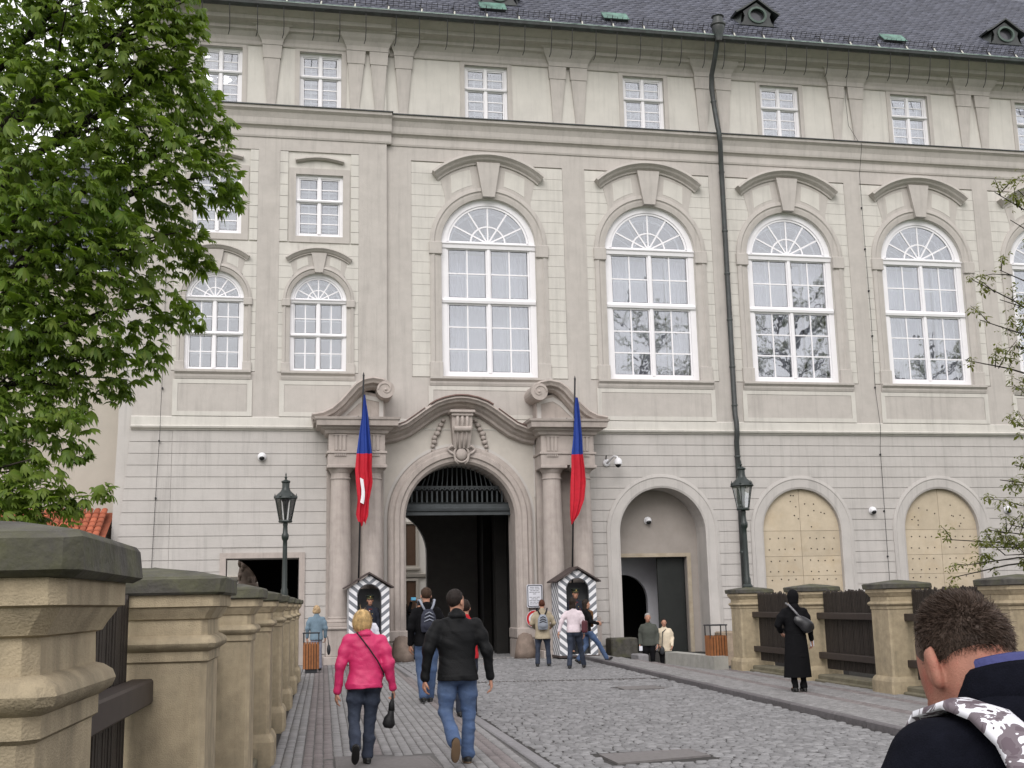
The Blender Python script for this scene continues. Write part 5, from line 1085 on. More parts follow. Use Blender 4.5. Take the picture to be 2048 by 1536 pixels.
# ================================================================== PEOPLE (bodies and clothes from signed distance fields)
import openvdb as vdb
class Sdf:
    def __init__(s, lo, hi, vox):
        s.lo = np.array(lo, float); s.vox = vox; n = np.ceil((np.array(hi)-s.lo)/vox).astype(int)+1
        s.ax = [s.lo[i]+vox*np.arange(n[i]) for i in range(3)]; s.d = np.full(n, .25, np.float32)
    def _sub(s, lo, hi):
        sl = []
        for i in range(3):
            a = max(0, int((lo[i]-s.lo[i])/s.vox)); b = min(len(s.ax[i]), int((hi[i]-s.lo[i])/s.vox)+2); sl.append(slice(a, max(a, b)))
        return tuple(sl), [s.ax[0][sl[0]][:,None,None], s.ax[1][sl[1]][None,:,None], s.ax[2][sl[2]][None,None,:]]
    def put(s, fn, lo, hi, k=.02, cut=False):
        m_ = k+.06; sl, (x, y, z) = s._sub(np.array(lo)-m_, np.array(hi)+m_)
        if any(q.stop <= q.start for q in sl): return s
        e = fn(x, y, z); d = s.d[sl]
        if cut: s.d[sl] = np.maximum(d, -e); return s
        if k > 0: h = np.clip(.5+.5*(d-e)/k, 0, 1); s.d[sl] = d*(1-h)+e*h-k*h*(1-h)
        else: s.d[sl] = np.minimum(d, e)
        return s
    def cap(s, a, b, ra, rb=None, k=.02, cut=False):
        a, b = np.array(a, float), np.array(b, float); rb = ra if rb is None else rb; ab = b-a; L2 = max((ab**2).sum(), 1e-9); R_ = max(ra, rb)
        def f(x, y, z):
            px, py, pz = x-a[0], y-a[1], z-a[2]; t = np.clip((px*ab[0]+py*ab[1]+pz*ab[2])/L2, 0, 1)
            return np.sqrt((px-t*ab[0])**2+(py-t*ab[1])**2+(pz-t*ab[2])**2)-(ra+(rb-ra)*t)
        return s.put(f, np.minimum(a,b)-R_, np.maximum(a,b)+R_, k, cut)
    def chain(s, pts, rs, k=.02):
        for i in range(len(pts)-1): s.cap(pts[i], pts[i+1], rs[i], rs[i+1], k)
        return s
    def ell(s, c, r, M_=None, k=.02, cut=False, planes=()):
        c, r = np.array(c, float), np.array(r, float); B = np.abs(M_) @ r if M_ is not None else r
        def f(x, y, z):
            p = [x-c[0], y-c[1], z-c[2]]
            if M_ is not None: p = [M_[0,i]*p[0]+M_[1,i]*p[1]+M_[2,i]*p[2] for i in range(3)]
            k0 = np.sqrt(sum((p[i]/r[i])**2 for i in range(3))); k1 = np.sqrt(sum((p[i]/r[i]**2)**2 for i in range(3)))+1e-6
            d = k0*(k0-1)/k1
            for n_, o_ in planes: d = np.maximum(d, n_[0]*p[0]+n_[1]*p[1]+n_[2]*p[2]-o_)
            return d
        return s.put(f, c-B, c+B, k, cut)
    def col(s, rings, k=.02, e=2.0):
        rings = sorted(rings); Z = [q[0] for q in rings]
        def f(x, y, z):
            cx, cy, a, b = [np.interp(z, Z, [q[i] for q in rings]) for i in (1,2,3,4)]
            q = (np.abs((x-cx)/a)**e+np.abs((y-cy)/b)**e)**(1/e); return np.maximum((q-1)*np.minimum(a,b), np.maximum(Z[0]-z, z-Z[-1]))
        A = max(max(abs(q[1])+q[3], abs(q[2])+q[4]) for q in rings); return s.put(f, (-A,-A,Z[0]), (A,A,Z[-1]), k)
    def box(s, c, h_, M_=None, r=.01, k=.01):
        c, h_ = np.array(c, float), np.array(h_, float); B = (np.abs(M_) @ h_ if M_ is not None else h_)
        def f(x, y, z):
            p = [x-c[0], y-c[1], z-c[2]]
            if M_ is not None: p = [M_[0,i]*p[0]+M_[1,i]*p[1]+M_[2,i]*p[2] for i in range(3)]
            q = [np.abs(p[i])-h_[i]+r for i in range(3)]
            return np.sqrt(sum(np.maximum(t,0)**2 for t in q))+np.minimum(np.maximum(np.maximum(q[0]+0*q[1]+0*q[2],q[1]),q[2]),0)-r
        return s.put(f, c-B, c+B, k)
    def wrinkle(s, amp, fx=17, fz=21, ph=0.0, zr=None):
        x, y, z = s.ax[0][:,None,None], s.ax[1][None,:,None], s.ax[2][None,None,:]
        rg = np.random.default_rng(int(ph*1000)+int(fx)); w_ = 0
        for _ in range(9):
            t = rg.uniform(-.9,.9); kz = fz*rg.uniform(.5,1.5); w_ = w_+np.sin(kz*(z*math.cos(t)+x*math.sin(t))+fx*rg.uniform(-.5,.5)*y+rg.uniform(-.35,.35)*fx*x+rg.uniform(0,6.28)).astype(np.float32)
        w_ = w_/2.2; w_ = .55*w_+.75*(.5-np.abs(w_))
        s.d += (amp*w_).astype(np.float32); return s
    def mesh(s, name, mats_, pick=None):
        g_ = vdb.FloatGrid(.25); g_.copyFromArray(np.ascontiguousarray(s.d)); p, q = g_.convertToQuads(0.0)
        P_ = np.array(p)*s.vox+s.lo; Q = np.array(q)[:, ::-1]
        me = quads_mesh(name, P_, Q, mats_[0])
        for m_ in mats_[1:]: me.materials.append(m_)
        if pick is not None:
            c = P_[Q].mean(1); me.polygons.foreach_set('material_index', pick(c).astype(np.int32))
        me.shade_smooth(); me.update(); return me
def cloth(name, col, rough=.85, var=.12, **kw): return mat(name, col, rough=rough, var=var, scale=kw.pop('scale',9), bump=kw.pop('bump',.25), bscale=kw.pop('bscale',90), **kw)
M_SKIN = mat('skin', (.42,.22,.15), rough=.55, var=.08, scale=20); M_SKINR = mat('skin_ruddy', (.33,.155,.11), rough=.6, var=.16, scale=18, bump=.3, bscale=320, stain=(.34,.085,.065), sstr=.7, sscale=16, spec=.25)
M_SHOE = mat('black_shoe', (.012,.012,.012), rough=.45, var=.1); M_SOLE = mat('brown_sole', (.13,.085,.05), rough=.8)
def hairx(n, l, b, c):
    w_ = n.new('ShaderNodeTexNoise'); mp = n.new('ShaderNodeMapping'); mp.inputs['Scale'].default_value = (70,70,6); l.new(c.outputs['Object'], mp.inputs[0]); l.new(mp.outputs[0], w_.inputs['Vector']); w_.inputs['Scale'].default_value = 1
    bp = n.new('ShaderNodeBump'); bp.inputs['Strength'].default_value = .7; bp.inputs['Distance'].default_value = .01; l.new(w_.outputs['Fac'], bp.inputs['Height']); l.new(bp.outputs[0], b.inputs['Normal'])
def hairm(name, col): return mat(name, col, rough=.55, var=.4, scale=25, spec=.12, extra=hairx)
def unit(v): v = np.array(v, float); return v/np.linalg.norm(v)
def hand(S, wr, fd, pn, curl=.5, sc=1.0):
    fd, pn = unit(fd), unit(pn); pn = unit(pn-fd*fd.dot(pn)); ac = np.cross(fd, pn)
    for o_ in (-.026,-.009,.009,.026): S.cap(wr+ac*o_*.6*sc, wr+fd*.085*sc+ac*o_*sc, .014*sc, .013*sc, .012)
    for o_, ln in zip((-.03,-.01,.011,.031), (.062,.08,.085,.074)):
        a = wr+fd*.088*sc+ac*o_*sc; d1 = unit(fd*math.cos(curl)+pn*math.sin(curl)); d2 = unit(fd*math.cos(2.2*curl)+pn*math.sin(2.2*curl)); b = a+d1*ln*.52*sc; S.cap(a, b, .0095*sc, .009*sc, .006); S.cap(b, b+d2*ln*.48*sc, .009*sc, .007*sc, .004)
    a = wr+fd*.03*sc+ac*.03*sc; b = a+unit(fd*.7+ac*.6+pn*.35)*.04*sc; S.cap(a, b, .013*sc, .011*sc, .01); S.cap(b, b+unit(fd*.8+pn*.6)*.032*sc, .0105*sc, .008*sc, .004)
def head_frame(yaw, pitch, roll=0):
    return np.array((Matrix.Rotation(yaw,3,'Z') @ Matrix.Rotation(-pitch,3,'X') @ Matrix.Rotation(roll,3,'Y')))
def person(label, loc, h, heading, top, legs, hair, pose={}, vox=.014, group=None, headyaw=0, headpitch=0, shoes=None, face=False, skirt=None, girth=1.0, curl=.5, hem=.86, sleeve=1.0, collar=True, skinm=None, band=False, tights=None):
    """top/legs: materials; hair: (style, material). Local frame: facing +Y, z up."""
    P = thing('person', label, 'person', loc, heading, group); s = h/1.75
    J = dict(hl=(-.092,0,.92), hr=(.092,0,.92), kl=(-.1,.02,.5), kr=(.1,.02,.5), al=(-.1,-.03,.09), ar=(.1,-.03,.09), sl=(-.185,-.01,1.42), sr=(.185,-.01,1.42), el=(-.25,-.03,1.14), er=(.25,-.03,1.14), wl=(-.25,.05,.89), wr=(.25,.05,.89), neck=(0,-.015,1.46), head=(0,.02,1.635), fl=0, fr=0)
    J = {k: (np.array(v)*s if np.ndim(v) else v) for k, v in J.items()}
    for k, v in pose.items(): J[k] = np.array(v, float) if np.ndim(v) else v
    lo, hi = np.array([-.6,-.62,-.02]), np.array([.6,.6,h+.14]); skinm = skinm or M_SKIN
    H = head_frame(headyaw, headpitch); hc = J['head']; hp = lambda x,y,z: hc+H @ (np.array([x,y,z])*s)
    # ---- body
    B = Sdf(lo, hi, vox); sh_mid = (J['sl']+J['sr'])/2
    B.ell(hp(0,-.012,.03), np.array([.076,.096,.092])*s, H, .0); B.ell(hp(0,.032,-.03), np.array([.06,.064,.085])*s, H, .03); B.ell(hp(0,.045,-.082), np.array([.04,.042,.032])*s, H, .03)
    B.cap(hp(0,.092,.012), hp(0,.116,-.024), .008*s, .014*s, .012)
    for q in (-1,1): B.ell(hp(q*.079,-.008,-.012), np.array([.012,.021,.034])*s, H, .008); B.ell(hp(q*.03,.098,.012), np.array([.017,.014,.011])*s, H, cut=True)
    B.cap(hp(0,-.02,-.06), J['neck']-np.array([0,0,.04])*s, .054*s, .062*s, .03)
    wz = J['hl'][2]+.08*s; B.col([(wz-.1*s,0,0,.14*s,.09*s),(wz+.12*s,0,0,.13*s,.085*s),(sh_mid[2]-.12*s,0,0,.15*s,.09*s),(sh_mid[2]+.02*s,0,-.01*s,.12*s,.06*s)], .04)
    for q, qs in (('l',-1),('r',1)):
        B.chain([J['s'+q]*np.array([.84,1,1])-np.array([0,0,.07])*s,J['s'+q]*.5+J['e'+q]*.5,J['e'+q],J['w'+q]], [.036*s,.036*s,.034*s,.027*s], .03); B.chain([J['h'+q],J['k'+q],J['a'+q]], [.075*s,.05*s,.035*s], .03); B.cap(J['a'+q], J['a'+q]+np.array([0,.12,-.04])*s, .035*s, .03*s)
        fd = J['w'+q]-J['e'+q]; hand(B, J['w'+q]+unit(fd)*.01, fd, pose.get('pn'+q, (-qs,.25,0)), pose.get('curl'+q, curl), s*(1.0 if vox < .01 else 1.15))
    link('body', B.mesh('body', [skinm]), P)
    if face:
        for q in (-1,1): MB().sphere(tuple(hp(q*.03,.089,.012)), (.011*s,.008*s,.006*s), 8, 6).build('eye', M_BLACK, P, True)
        MB().sphere(tuple(hp(0,.094,-.052)), (.022*s,.012*s,.005*s), 8, 5).build('mouth', mat('lips', (.26,.09,.08), rough=.5), P, True)
    # ---- upper garment
    if top:
        T = Sdf(lo, hi, vox); hz = pose.get('hem', hem*s); g_ = girth*s; shz = sh_mid[2]; cxh = (J['hl'][0]+J['hr'][0])/2
        T.col([(hz,cxh,-.025,.182*g_,.148*g_),(hz+.06*s,cxh,-.022,.184*g_,.147*g_),(hz+.2*s,cxh*.5,-.008,.165*g_,.125*g_),(shz-.19*s,0,.0,.178*g_,.128*g_),(shz-.09*s,0,-.005,.176*g_,.115*g_),(shz-.02*s,0,-.01,.155*g_,.095*s),(shz+.03*s,0,-.012,.112*g_,.08*s),(shz+.065*s,0,-.015,.074*s,.068*s)], .03, 2.2)
        if band: T.col([(hz-.004,cxh,-.025,.187*g_,.153*g_),(hz+.045*s,cxh,-.024,.187*g_,.153*g_)], .004, 2.2)
        for q in 'lr':
            e_ = J['e'+q]+(J['w'+q]-J['e'+q])*(.96*sleeve); T.chain([J['s'+q]*np.array([.93,1,1])+np.array([0,0,-.036])*s, J['s'+q]*.5+J['e'+q]*.5, J['e'+q], e_], [.066*s*girth**.5,.06*s*girth**.5,.053*s,.044*s], .045); T.cap(e_-unit(e_-J['e'+q])*.02, e_, .046*s, .047*s, .004)
        if collar: T.cap(J['neck']+np.array([0,-.012,-.03])*s, J['neck']+np.array([0,-.006,.018])*s, .08*s, .074*s, .012)
        if vox < .011: T.wrinkle(.0058, 13, 21, len(label)*.37); T.wrinkle(.0026, 31, 47, len(label)*.7)
        link('jacket', T.mesh('jacket', [top]), P)
    # ---- trousers / skirt
    if skirt: link('skirt', Sdf(lo, hi, vox).col([(z,0,y,a*s,b*s) for z, y, a, b in skirt], .02).wrinkle(.002,25,4).mesh('skirt', [legs]), P)
    if (legs and not skirt) or tights:
        T = Sdf(lo, hi, vox); pz = J['hl'][2]; legs = tights or legs; thin = .78 if tights else 1.0
        T.ell(((J['hl'][0]+J['hr'][0])/2,-.02*s,pz+.02*s), np.array([.172*girth,.122*girth,.14])*s, None, .03)
        for q in 'lr':
            T.ell(J['h'+q]+np.array([0,-.045,-.03])*s, np.array([.085,.085,.1])*s*girth, None, .04)
            an = J['a'+q]; T.chain([J['h'+q], J['h'+q]*.5+J['k'+q]*.5, J['k'+q], J['k'+q]*.45+an*.55, an+(J['k'+q]-an)*.0], [.094*s*girth*thin,.085*s*girth*thin,.066*s*thin,.062*s*thin,.066*s*thin], .03)
        if top: zc = pose.get('hem', hem*s)+.03; T.d = np.maximum(T.d, (T.ax[2]-zc)[None,None,:].astype(np.float32))
        if vox < .011: T.wrinkle(.005, 9, 25, len(label)*.21); T.wrinkle(.0022, 26, 55, len(label)*.5)
        link('trousers', T.mesh('trousers', [legs]), P)
    # ---- shoes
    for q in 'lr':
        a = J['a'+q]; pt = J['f'+q]; R_ = np.array(Matrix.Rotation(-pt,3,'X')); f_ = lambda v: a+R_ @ (np.array(v)*s)
        T = Sdf(a-.26*s, a+.28*s, min(vox,.012)); T.cap(f_((0,.0,-.02)), f_((0,-.03,-.045)), .042*s, .04*s); T.ell(f_((0,.1,-.052)), np.array([.045,.085,.036])*s, R_, .03); T.ell(f_((0,-.03,-.05)), np.array([.037,.05,.036])*s, R_, .02)
        T.ell(f_((0,.04,-.078)), np.array([.047,.135,.018])*s, R_, .012)
        bt = f_((0,0,-.07)); nrm = R_ @ np.array([0,0,1.0])
        link('shoe', T.mesh('shoe', [shoes or M_SHOE, M_SOLE], (lambda c, bt=bt, nrm=nrm: ((c-bt) @ nrm < .0)*(1 if pose.get('sole') else 0))), P)
    # ---- hair
    if hair:
        st, hm = hair; T = Sdf(hc-.26*s, hc+.26*s, min(vox,.009)); e = np.array([.084,.103,.099])*s
        pl = [(unit((0,1.35,-1)), .026*s)]
        if st == 'short': T.ell(hp(0,-.02,.035), e, H, 0, planes=pl)
        elif st == 'crop': T.ell(hp(0,-.018,.034), e*.975, H, 0, planes=pl)
        elif st == 'bob':
            T.ell(hp(0,-.02,.03), e*np.array([1.14,1.06,1.05]), H, 0, planes=[(unit((0,1.2,-1)), .03*s)]); T.ell(hp(0,-.03,-.035), np.array([.112,.092,.1])*s, H, .03, planes=[((0,1,0), .05*s),((0,0,-1), .062*s)])
        elif st == 'long':
            T.ell(hp(0,-.02,.035), e*1.06, H, 0, planes=[(unit((0,1.2,-1)), .03*s)]); T.ell(hp(0,-.05,-.1), np.array([.09,.062,.17])*s, H, .03, planes=[((0,1,0), .03*s)])
        elif st == 'bun': T.ell(hp(0,-.02,.035), e*1.03, H, 0, planes=pl); T.ell(hp(0,-.1,.06), np.array([.04,.04,.04])*s, H, .02)
        elif st == 'hood': T.ell(hp(0,-.02,.02), np.array([.1,.115,.125])*s, H, 0, planes=[((0,1,0), .075*s)]); T.ell(hp(0,-.03,-.08), np.array([.085,.085,.08])*s, H, .04, planes=[((0,1,0), .06*s)])
        if st == 'hood': link('hood', T.mesh('hood', [hm]), P)
        else: 
            T.wrinkle(.004, 45, 12); T.wrinkle(.002, 110, 20); me = T.mesh('hair', [hm]); link('hair', me, P)
            if vox < .0125: strands(P, me, hm, .075*s if st == 'bob' else .022*s, 5200 if vox < .01 else 2500)
    return P, J, s
def strands(parent, me, hm, ln, n):
    k = len(me.vertices); co = np.zeros(k*3, np.float32); no = np.zeros(k*3, np.float32); me.vertices.foreach_get('co', co); me.vertex_normals.foreach_get('vector', no); co = co.reshape(-1,3); no = no.reshape(-1,3)
    i = RNG.integers(0, k, n); P_, Nn = co[i], no[i]; dn = np.array([0,-.12,-1.0])-Nn*(Nn @ np.array([0,-.12,-1.0]))[:,None]
    d = dn+Nn*.22+RNG.normal(0,.16,(n,3)); d /= np.linalg.norm(d,axis=1)[:,None]; sd2 = np.cross(d, Nn); sd2 /= np.linalg.norm(sd2,axis=1)[:,None]+1e-6; l_ = ln*RNG.uniform(.5,1.1,n)[:,None]
    V_ = np.stack([P_-sd2*.0022, P_+sd2*.0022, P_+d*l_+sd2*.0004, P_+d*l_-sd2*.0004], 1).reshape(-1,3); stuff(link('hair_strands', quads_mesh('hair_strands', V_, np.arange(4*n).reshape(-1,4), hm), parent))
def blob(name, label, cat, loc, heading, fn, lo, hi, vox, mats_, group=None, pick=None):
    S = Sdf(lo, hi, vox); fn(S); return tag(link(name, S.mesh(name, mats_, pick), None, loc, (0,0,heading)), label, cat, group)
M_JEAN = cloth('blue_jeans', (.055,.09,.175), var=.3, scale=5, stain=(.1,.14,.22), sstr=.6, sscale=4); M_DJEAN = cloth('dark_jeans', (.024,.031,.05), var=.3, scale=6, stain=(.05,.062,.09), sstr=.6, sscale=4); M_NAVY = cloth('navy_trousers', (.02,.025,.04)); M_BLK = cloth('black_cloth', (.007,.007,.008), rough=.85, spec=.08); M_BJ = cloth('black_jacket', (.0065,.0068,.0075), rough=.6, spec=.14)
M_PINK = cloth('pink_jacket', (.52,.025,.115), rough=.5, spec=.4, var=.1); M_BLOND = hairm('blond_hair', (.52,.36,.17)); M_DKH = hairm('dark_hair', (.022,.015,.012)); M_BRH = hairm('brown_hair', (.05,.03,.02)); M_GRH = hairm('greying_hair', (.022,.017,.015)); M_RDH = hairm('reddish_brown_hair', (.07,.025,.015))
M_STRAP = mat('black_strap', (.01,.01,.011), rough=.6)
# ---- woman in pink, walking away
WP, J, s = person('woman in a bright pink jacket and dark jeans walking towards the gate', (.98,-23.35,0), 1.63, .02, M_PINK, M_DJEAN, ('bob', M_BLOND), vox=.0085, girth=1.1, curl=.4, band=True,
    pose=dict(sl=(-.185,-.01,1.315), sr=(.185,-.01,1.315), el=(-.268,-.05,1.03), er=(.252,-.06,1.03), wl=(-.295,.0,.755), wr=(.30,.0,.765), hl=(-.095,0,.86), hr=(.085,0,.86), kl=(-.115,.02,.47), kr=(.06,.06,.46), al=(-.125,-.27,.20), ar=(.03,.03,.085), fl=1.0, hem=.79, curlr=1.0, neck=(0,-.015,1.345), head=(-.03,.02,1.492)))
MB().tube([(-.1,-.12,1.37),(-.06,-.135,1.32),(.03,-.155,1.2),(.12,-.15,1.07),(.185,-.11,.95),(.2,-.02,.9)], .008, 6).build('bag_strap', M_STRAP, WP, True)
U = thing('folded_umbrella', 'folded black umbrella hanging from the hand of the woman in pink', 'umbrella', (1.275,-23.36,.66))
MB().tube([(0,0,.06),(.0,.0,.0),(-.01,0,-.05),(-.012,0,-.12)], [.012,.013,.03,.036], 10).build('handle', M_STRAP, U, True)
MB().tube([(-.012,0,-.1),(-.02,0,-.16),(-.035,.01,-.2),(-.04,.01,-.26),(-.045,.01,-.3)], [.03,.036,.055,.07,.045], 12).build('canopy', M_STRAP, U, True)
# ---- man in black jacket
MP, J, s = person('man in a black jacket and blue jeans walking beside the pink jacket', (1.93,-23.7,0), 1.82, -.02, M_BJ, M_JEAN, ('short', M_GRH), vox=.0088, headyaw=-.75, headpitch=-.05, girth=1.12, skinm=M_SKIN, band=True,
    pose=dict(sl=(-.215,-.01,1.46), sr=(.215,-.01,1.46), el=(-.315,-.06,1.17), er=(.31,-.05,1.16), wl=(-.345,-.02,.88), wr=(.355,.0,.87), hl=(-.1,0,.94), hr=(.1,0,.94), kl=(-.125,.02,.52), kr=(.125,.05,.5), al=(-.075,-.33,.25), ar=(.105,.06,.09), fl=1.2, hem=.865, sole=1, head=(.0,.02,1.675), neck=(0,-.015,1.515)))
MB().lathe([(.098,-.03),(.1,.0),(.092,.035),(.083,.045),(.08,.03),(.085,-.03)], n=28, sy=1.05).tf(Matrix.Translation((0,-.012,1.515)) @ Matrix.Rotation(-.2,4,'X')).build('collar', M_BJ, MP, True)
MB().lathe([(.088,-.03),(.088,.0),(.082,.03),(.075,.036),(.073,.02),(.077,-.03)], n=28, sy=1.05).tf(Matrix.Translation((-.005,-.012,1.345)) @ Matrix.Rotation(-.2,4,'X')).build('collar', M_PINK, WP, True)
# ---- tall man with backpack, red jacket, white top, denim
BPM, J, s = person('tall man in black with a grey backpack walking into the gate', (2.62,-15.6,0), 1.93, .05, M_BLK, M_JEAN, ('short', M_BRH), vox=.012, pose=dict(al=(-.1,-.2,.12), ar=(.08,.15,.09)), girth=1.05)
person('man in a bright red jacket half hidden behind the black jacket', (2.86,-18.4,0), 1.70, -.05, cloth('red_jacket', (.42,.012,.02)), M_NAVY, ('short', M_DKH), vox=.012, girth=1.1, pose=dict(wl=(-.3,.1,.95), wr=(.3,.05,.9)))
person('person in a white patterned top before the left sentry box', (2.25,-7.4,0), 1.5, .1, cloth('white_top', (.62,.62,.68), stain=(.35,.35,.5), sstr=.6, sscale=14), M_NAVY, ('short', M_BRH), vox=.014)
DW, J, s = person('woman in a light blue denim jacket walking past the left bin', (1.14,-3.9,0), 1.68, .05, cloth('denim_jacket', (.14,.2,.25)), cloth('lilac_skirt', (.24,.24,.29)), ('bob', hairm('streaked_blond_hair', (.38,.27,.16))), vox=.014, hem=.82, skirt=[(.05,.0,.17,.15),(.5,0,.15,.13),(.95,0,.16,.12)])
blob('handbag', 'dark grey handbag carried by the woman in the denim jacket', 'bag', (1.14,-3.9,0), 0, lambda S: (S.ell((.33,.05,.52), (.05,.13,.14)), S.cap((.33,-.05,.6), (.3,.04,.86), .012), S.cap((.33,.14,.6), (.3,.06,.86), .012)), (.2,-.2,.3), (.5,.3,1.0), .012, [M_BINK])
# people in the gate mouth
person('person in black raising a light blue camera inside the gate', (4.42,.6,0), 1.8, .2, M_BLK, M_NAVY, ('short', M_DKH), pose=dict(el=(-.28,.15,1.45), wl=(-.16,.28,1.72), er=(.25,.2,1.4), wr=(.1,.3,1.7)))
tag(MB().bbox(-.08,.08,-.05,.05,-.05,.05,.015).build('compact_camera', mat('light_blue_camera', (.12,.42,.65), rough=.4), loc=(4.26,.68,1.83)), 'light blue compact camera held up in the gate mouth', 'camera')
person('dark dressed person half hidden by the left gate jamb', (4.02,.75,0), 1.66, .0, M_BLK, M_BLK, ('long', M_DKH))
# ---- reader at the sign
RD, J, s = person('person in a beige coat reading the notice sign by the gate', (6.95,-5.5,0), 1.7, -.15, cloth('beige_coat', (.33,.28,.2)), M_DJEAN, ('short', M_RDH), hem=.72, girth=1.15, pose=dict(wl=(-.2,.22,1.0), wr=(.26,.18,1.02), el=(-.28,.0,1.1), er=(.3,0,1.1), al=(-.15,-.03,.09), ar=(.15,-.03,.09), kl=(-.13,.02,.5), kr=(.13,.02,.5)))
# ---- woman in white sweater, woman in brown
WS, J, s = person('woman in a pale pink sweater and dark jeans walking past the right sentry box', (7.42,-7.0,0), 1.72, -.35, cloth('pale_pink_sweater', (.58,.5,.53)), M_DJEAN, ('long', M_DKH), hem=.9, headyaw=-.3, pose=dict(wl=(-.36,-.12,.92), el=(-.3,-.08,1.15), al=(-.12,-.12,.1), ar=(.2,.28,.1), kl=(-.1,.0,.5), kr=(.14,.18,.5)))
WB, J, s = person('dark haired woman in a brown scarf striding right before the sentry box', (8.3,-4.9,.0), 1.68, -1.45, M_BLK, M_JEAN, ('long', M_DKH), face=True, pose=dict(kl=(-.09,.02,.48), al=(-.09,-.22,.12), kr=(.09,.3,.52), ar=(.09,.52,.14), wl=(-.12,.3,1.08), wr=(.15,.28,1.05), el=(-.24,.08,1.1), er=(.24,.05,1.1), fl=.5, fr=-.35))
blob('scarf', 'brown scarf over the chest of the woman striding right', 'scarf', (8.3,-4.9,0), -1.45, lambda S: (S.ell((0,.07,1.36), (.11,.09,.06)), S.cap((.02,.14,1.34), (.0,.16,1.0), .06, .05)), (-.25,-.15,.85), (.25,.35,1.5), .012, [cloth('brown_scarf', (.12,.06,.025))])
# ---- couple at the side door
CM, J, s = person('grey haired man in an olive sweater at the sunken side door', (10.9,-2.2,-.55), 1.8, 2.7, cloth('olive_sweater', (.06,.065,.055)), M_BLK, ('short', hairm('grey_hair', (.3,.29,.28))), face=True, girth=1.15, headyaw=.3, headpitch=.2, hem=.84)
CW, J, s = person('woman in a cream quilted jacket beside the man at the side door', (11.42,-2.1,-.55), 1.63, 2.9, cloth('cream_jacket', (.58,.5,.38)), M_BLK, ('short', M_GRH), face=True, girth=1.2, hem=.74, headpitch=.2, pose=dict(wl=(-.2,.18,.85), wr=(.2,.2,.9)))
blob('shoulder_bag', 'dark shoulder bag of the woman in the cream jacket', 'bag', (11.42,-2.1,-.55), 2.9, lambda S: (S.ell((.1,.19,.72), (.08,.05,.12)), S.cap((.1,.2,.8), (.06,.17,1.25), .014), S.cap((.06,.17,1.25),(-.1,.0,1.36),.014)), (-.25,-.15,.5), (.3,.4,1.5), .012, [M_BINK])
tag(MB().bbox(-.05,.05,-.01,.01,-.12,.02,.006).build('paper_leaflet', M_SIGNW, loc=(10.6,-2.35,.3)), 'white folded paper in the hand of the grey haired man', 'paper')
# ---- woman in the long black coat by the fence
BC, J, s = person('woman in a long black hooded coat standing by the right fence', (8.72,-17.25,.07), 1.68, -.1, M_BLK, M_BLK, ('hood', M_BLK), vox=.0105, hem=.6, girth=1.08, tights=M_BLK, skirt=[(.24,0,.245,.2),(.6,-.01,.215,.175),(.95,-.01,.185,.145)], pose=dict(wl=(-.2,.16,1.0), el=(-.29,.0,1.12), wr=(.3,.06,.86), al=(-.07,-.05,.09), ar=(.09,-.02,.09), kl=(-.07,0,.48), kr=(.09,0,.48)), shoes=mat('black_boot', (.01,.01,.01), rough=.4))
# ---- bags
def daypack(name, label, host, zc, s, mats_, stripes=True):
    o = host; R_ = thing(name, label, 'backpack', o.location, o.rotation_euler.z)
    S = Sdf((-.22,-.42,zc-.3), (.22,-.05,zc+.3), .012); S.col([(zc-.2,0,-.2,.12,.07),(zc-.1,0,-.21,.14,.09),(zc+.08,0,-.2,.125,.08),(zc+.19,0,-.19,.07,.05)], .02, 2.4); S.ell((0,-.28,zc-.07), (.1,.045,.09)); link('bag_body', S.mesh('bag_body', [mats_[0]]), R_)
    for q in (-1,1): MB().tube([(q*.05,-.18,zc+.16),(q*.1,-.155,zc+.26),(q*.13,-.1,zc+.345),(q*.135,.03,zc+.345),(q*.13,.12,zc+.27)], .02, 6).build('strap', mats_[1], R_, True)
    for k in range(3): MB().tube([(-.09+.01*k,-.3+.01*k,zc-.02+.06*k),(0,-.325+.015*k,zc+.02+.06*k),(.09-.01*k,-.3+.01*k,zc-.02+.06*k)], .011, 6).build('piping', mats_[1], R_, True)
    return R_
M_PKG = cloth('grey_pack', (.1,.11,.14)); M_PKL = cloth('light_grey_strap', (.27,.29,.34))
daypack('backpack', 'dark backpack with light grey straps on the tall man in black', BPM, 1.38, 1.1, (cloth('navy_pack', (.03,.033,.05)), M_PKL))
daypack('backpack', 'small grey backpack worn by the reader in the beige coat', RD, 1.14, 1, (cloth('silver_pack', (.24,.26,.3)), M_STRAP))
blob('handbag', 'maroon handbag on the shoulder of the woman in the pale pink sweater', 'bag', (7.42,-7.0,0), -.35, lambda S: (S.box((.28,.0,1.02), (.07,.14,.15), None, .04), S.cap((.26,-.08,1.15), (.17,-.02,1.47), .013), S.cap((.26,.08,1.15), (.17,.04,1.47), .013)), (.05,-.3,.75), (.5,.3,1.6), .012, [cloth('maroon_leather', (.07,.015,.022), rough=.5)])
SB = thing('shoulder_bag', 'shiny black crossbody bag on the back of the black coat', 'bag', BC.location, -.1)
S = Sdf((-.3,-.4,.9), (.35,.0,1.6), .011); S.ell((.1,-.19,1.14), (.19,.06,.1), np.array(Matrix.Rotation(.55,3,'Y'))); S.ell((.14,-.2,1.06), (.1,.06,.09), None, .05); link('bag_body', S.wrinkle(.005,22,25).mesh('bag_body', [mat('shiny_black', (.014,.014,.016), rough=.3, spec=.6)]), SB)
MB().tube([(.04,-.22,1.22),(-.05,-.19,1.34),(-.12,-.13,1.44),(-.14,-.02,1.47)], .018, 8).build('strap', mat('silver_strap', (.2,.2,.21), rough=.3, stain=(.02,.02,.02), sstr=1.0, sscale=40), SB, True)
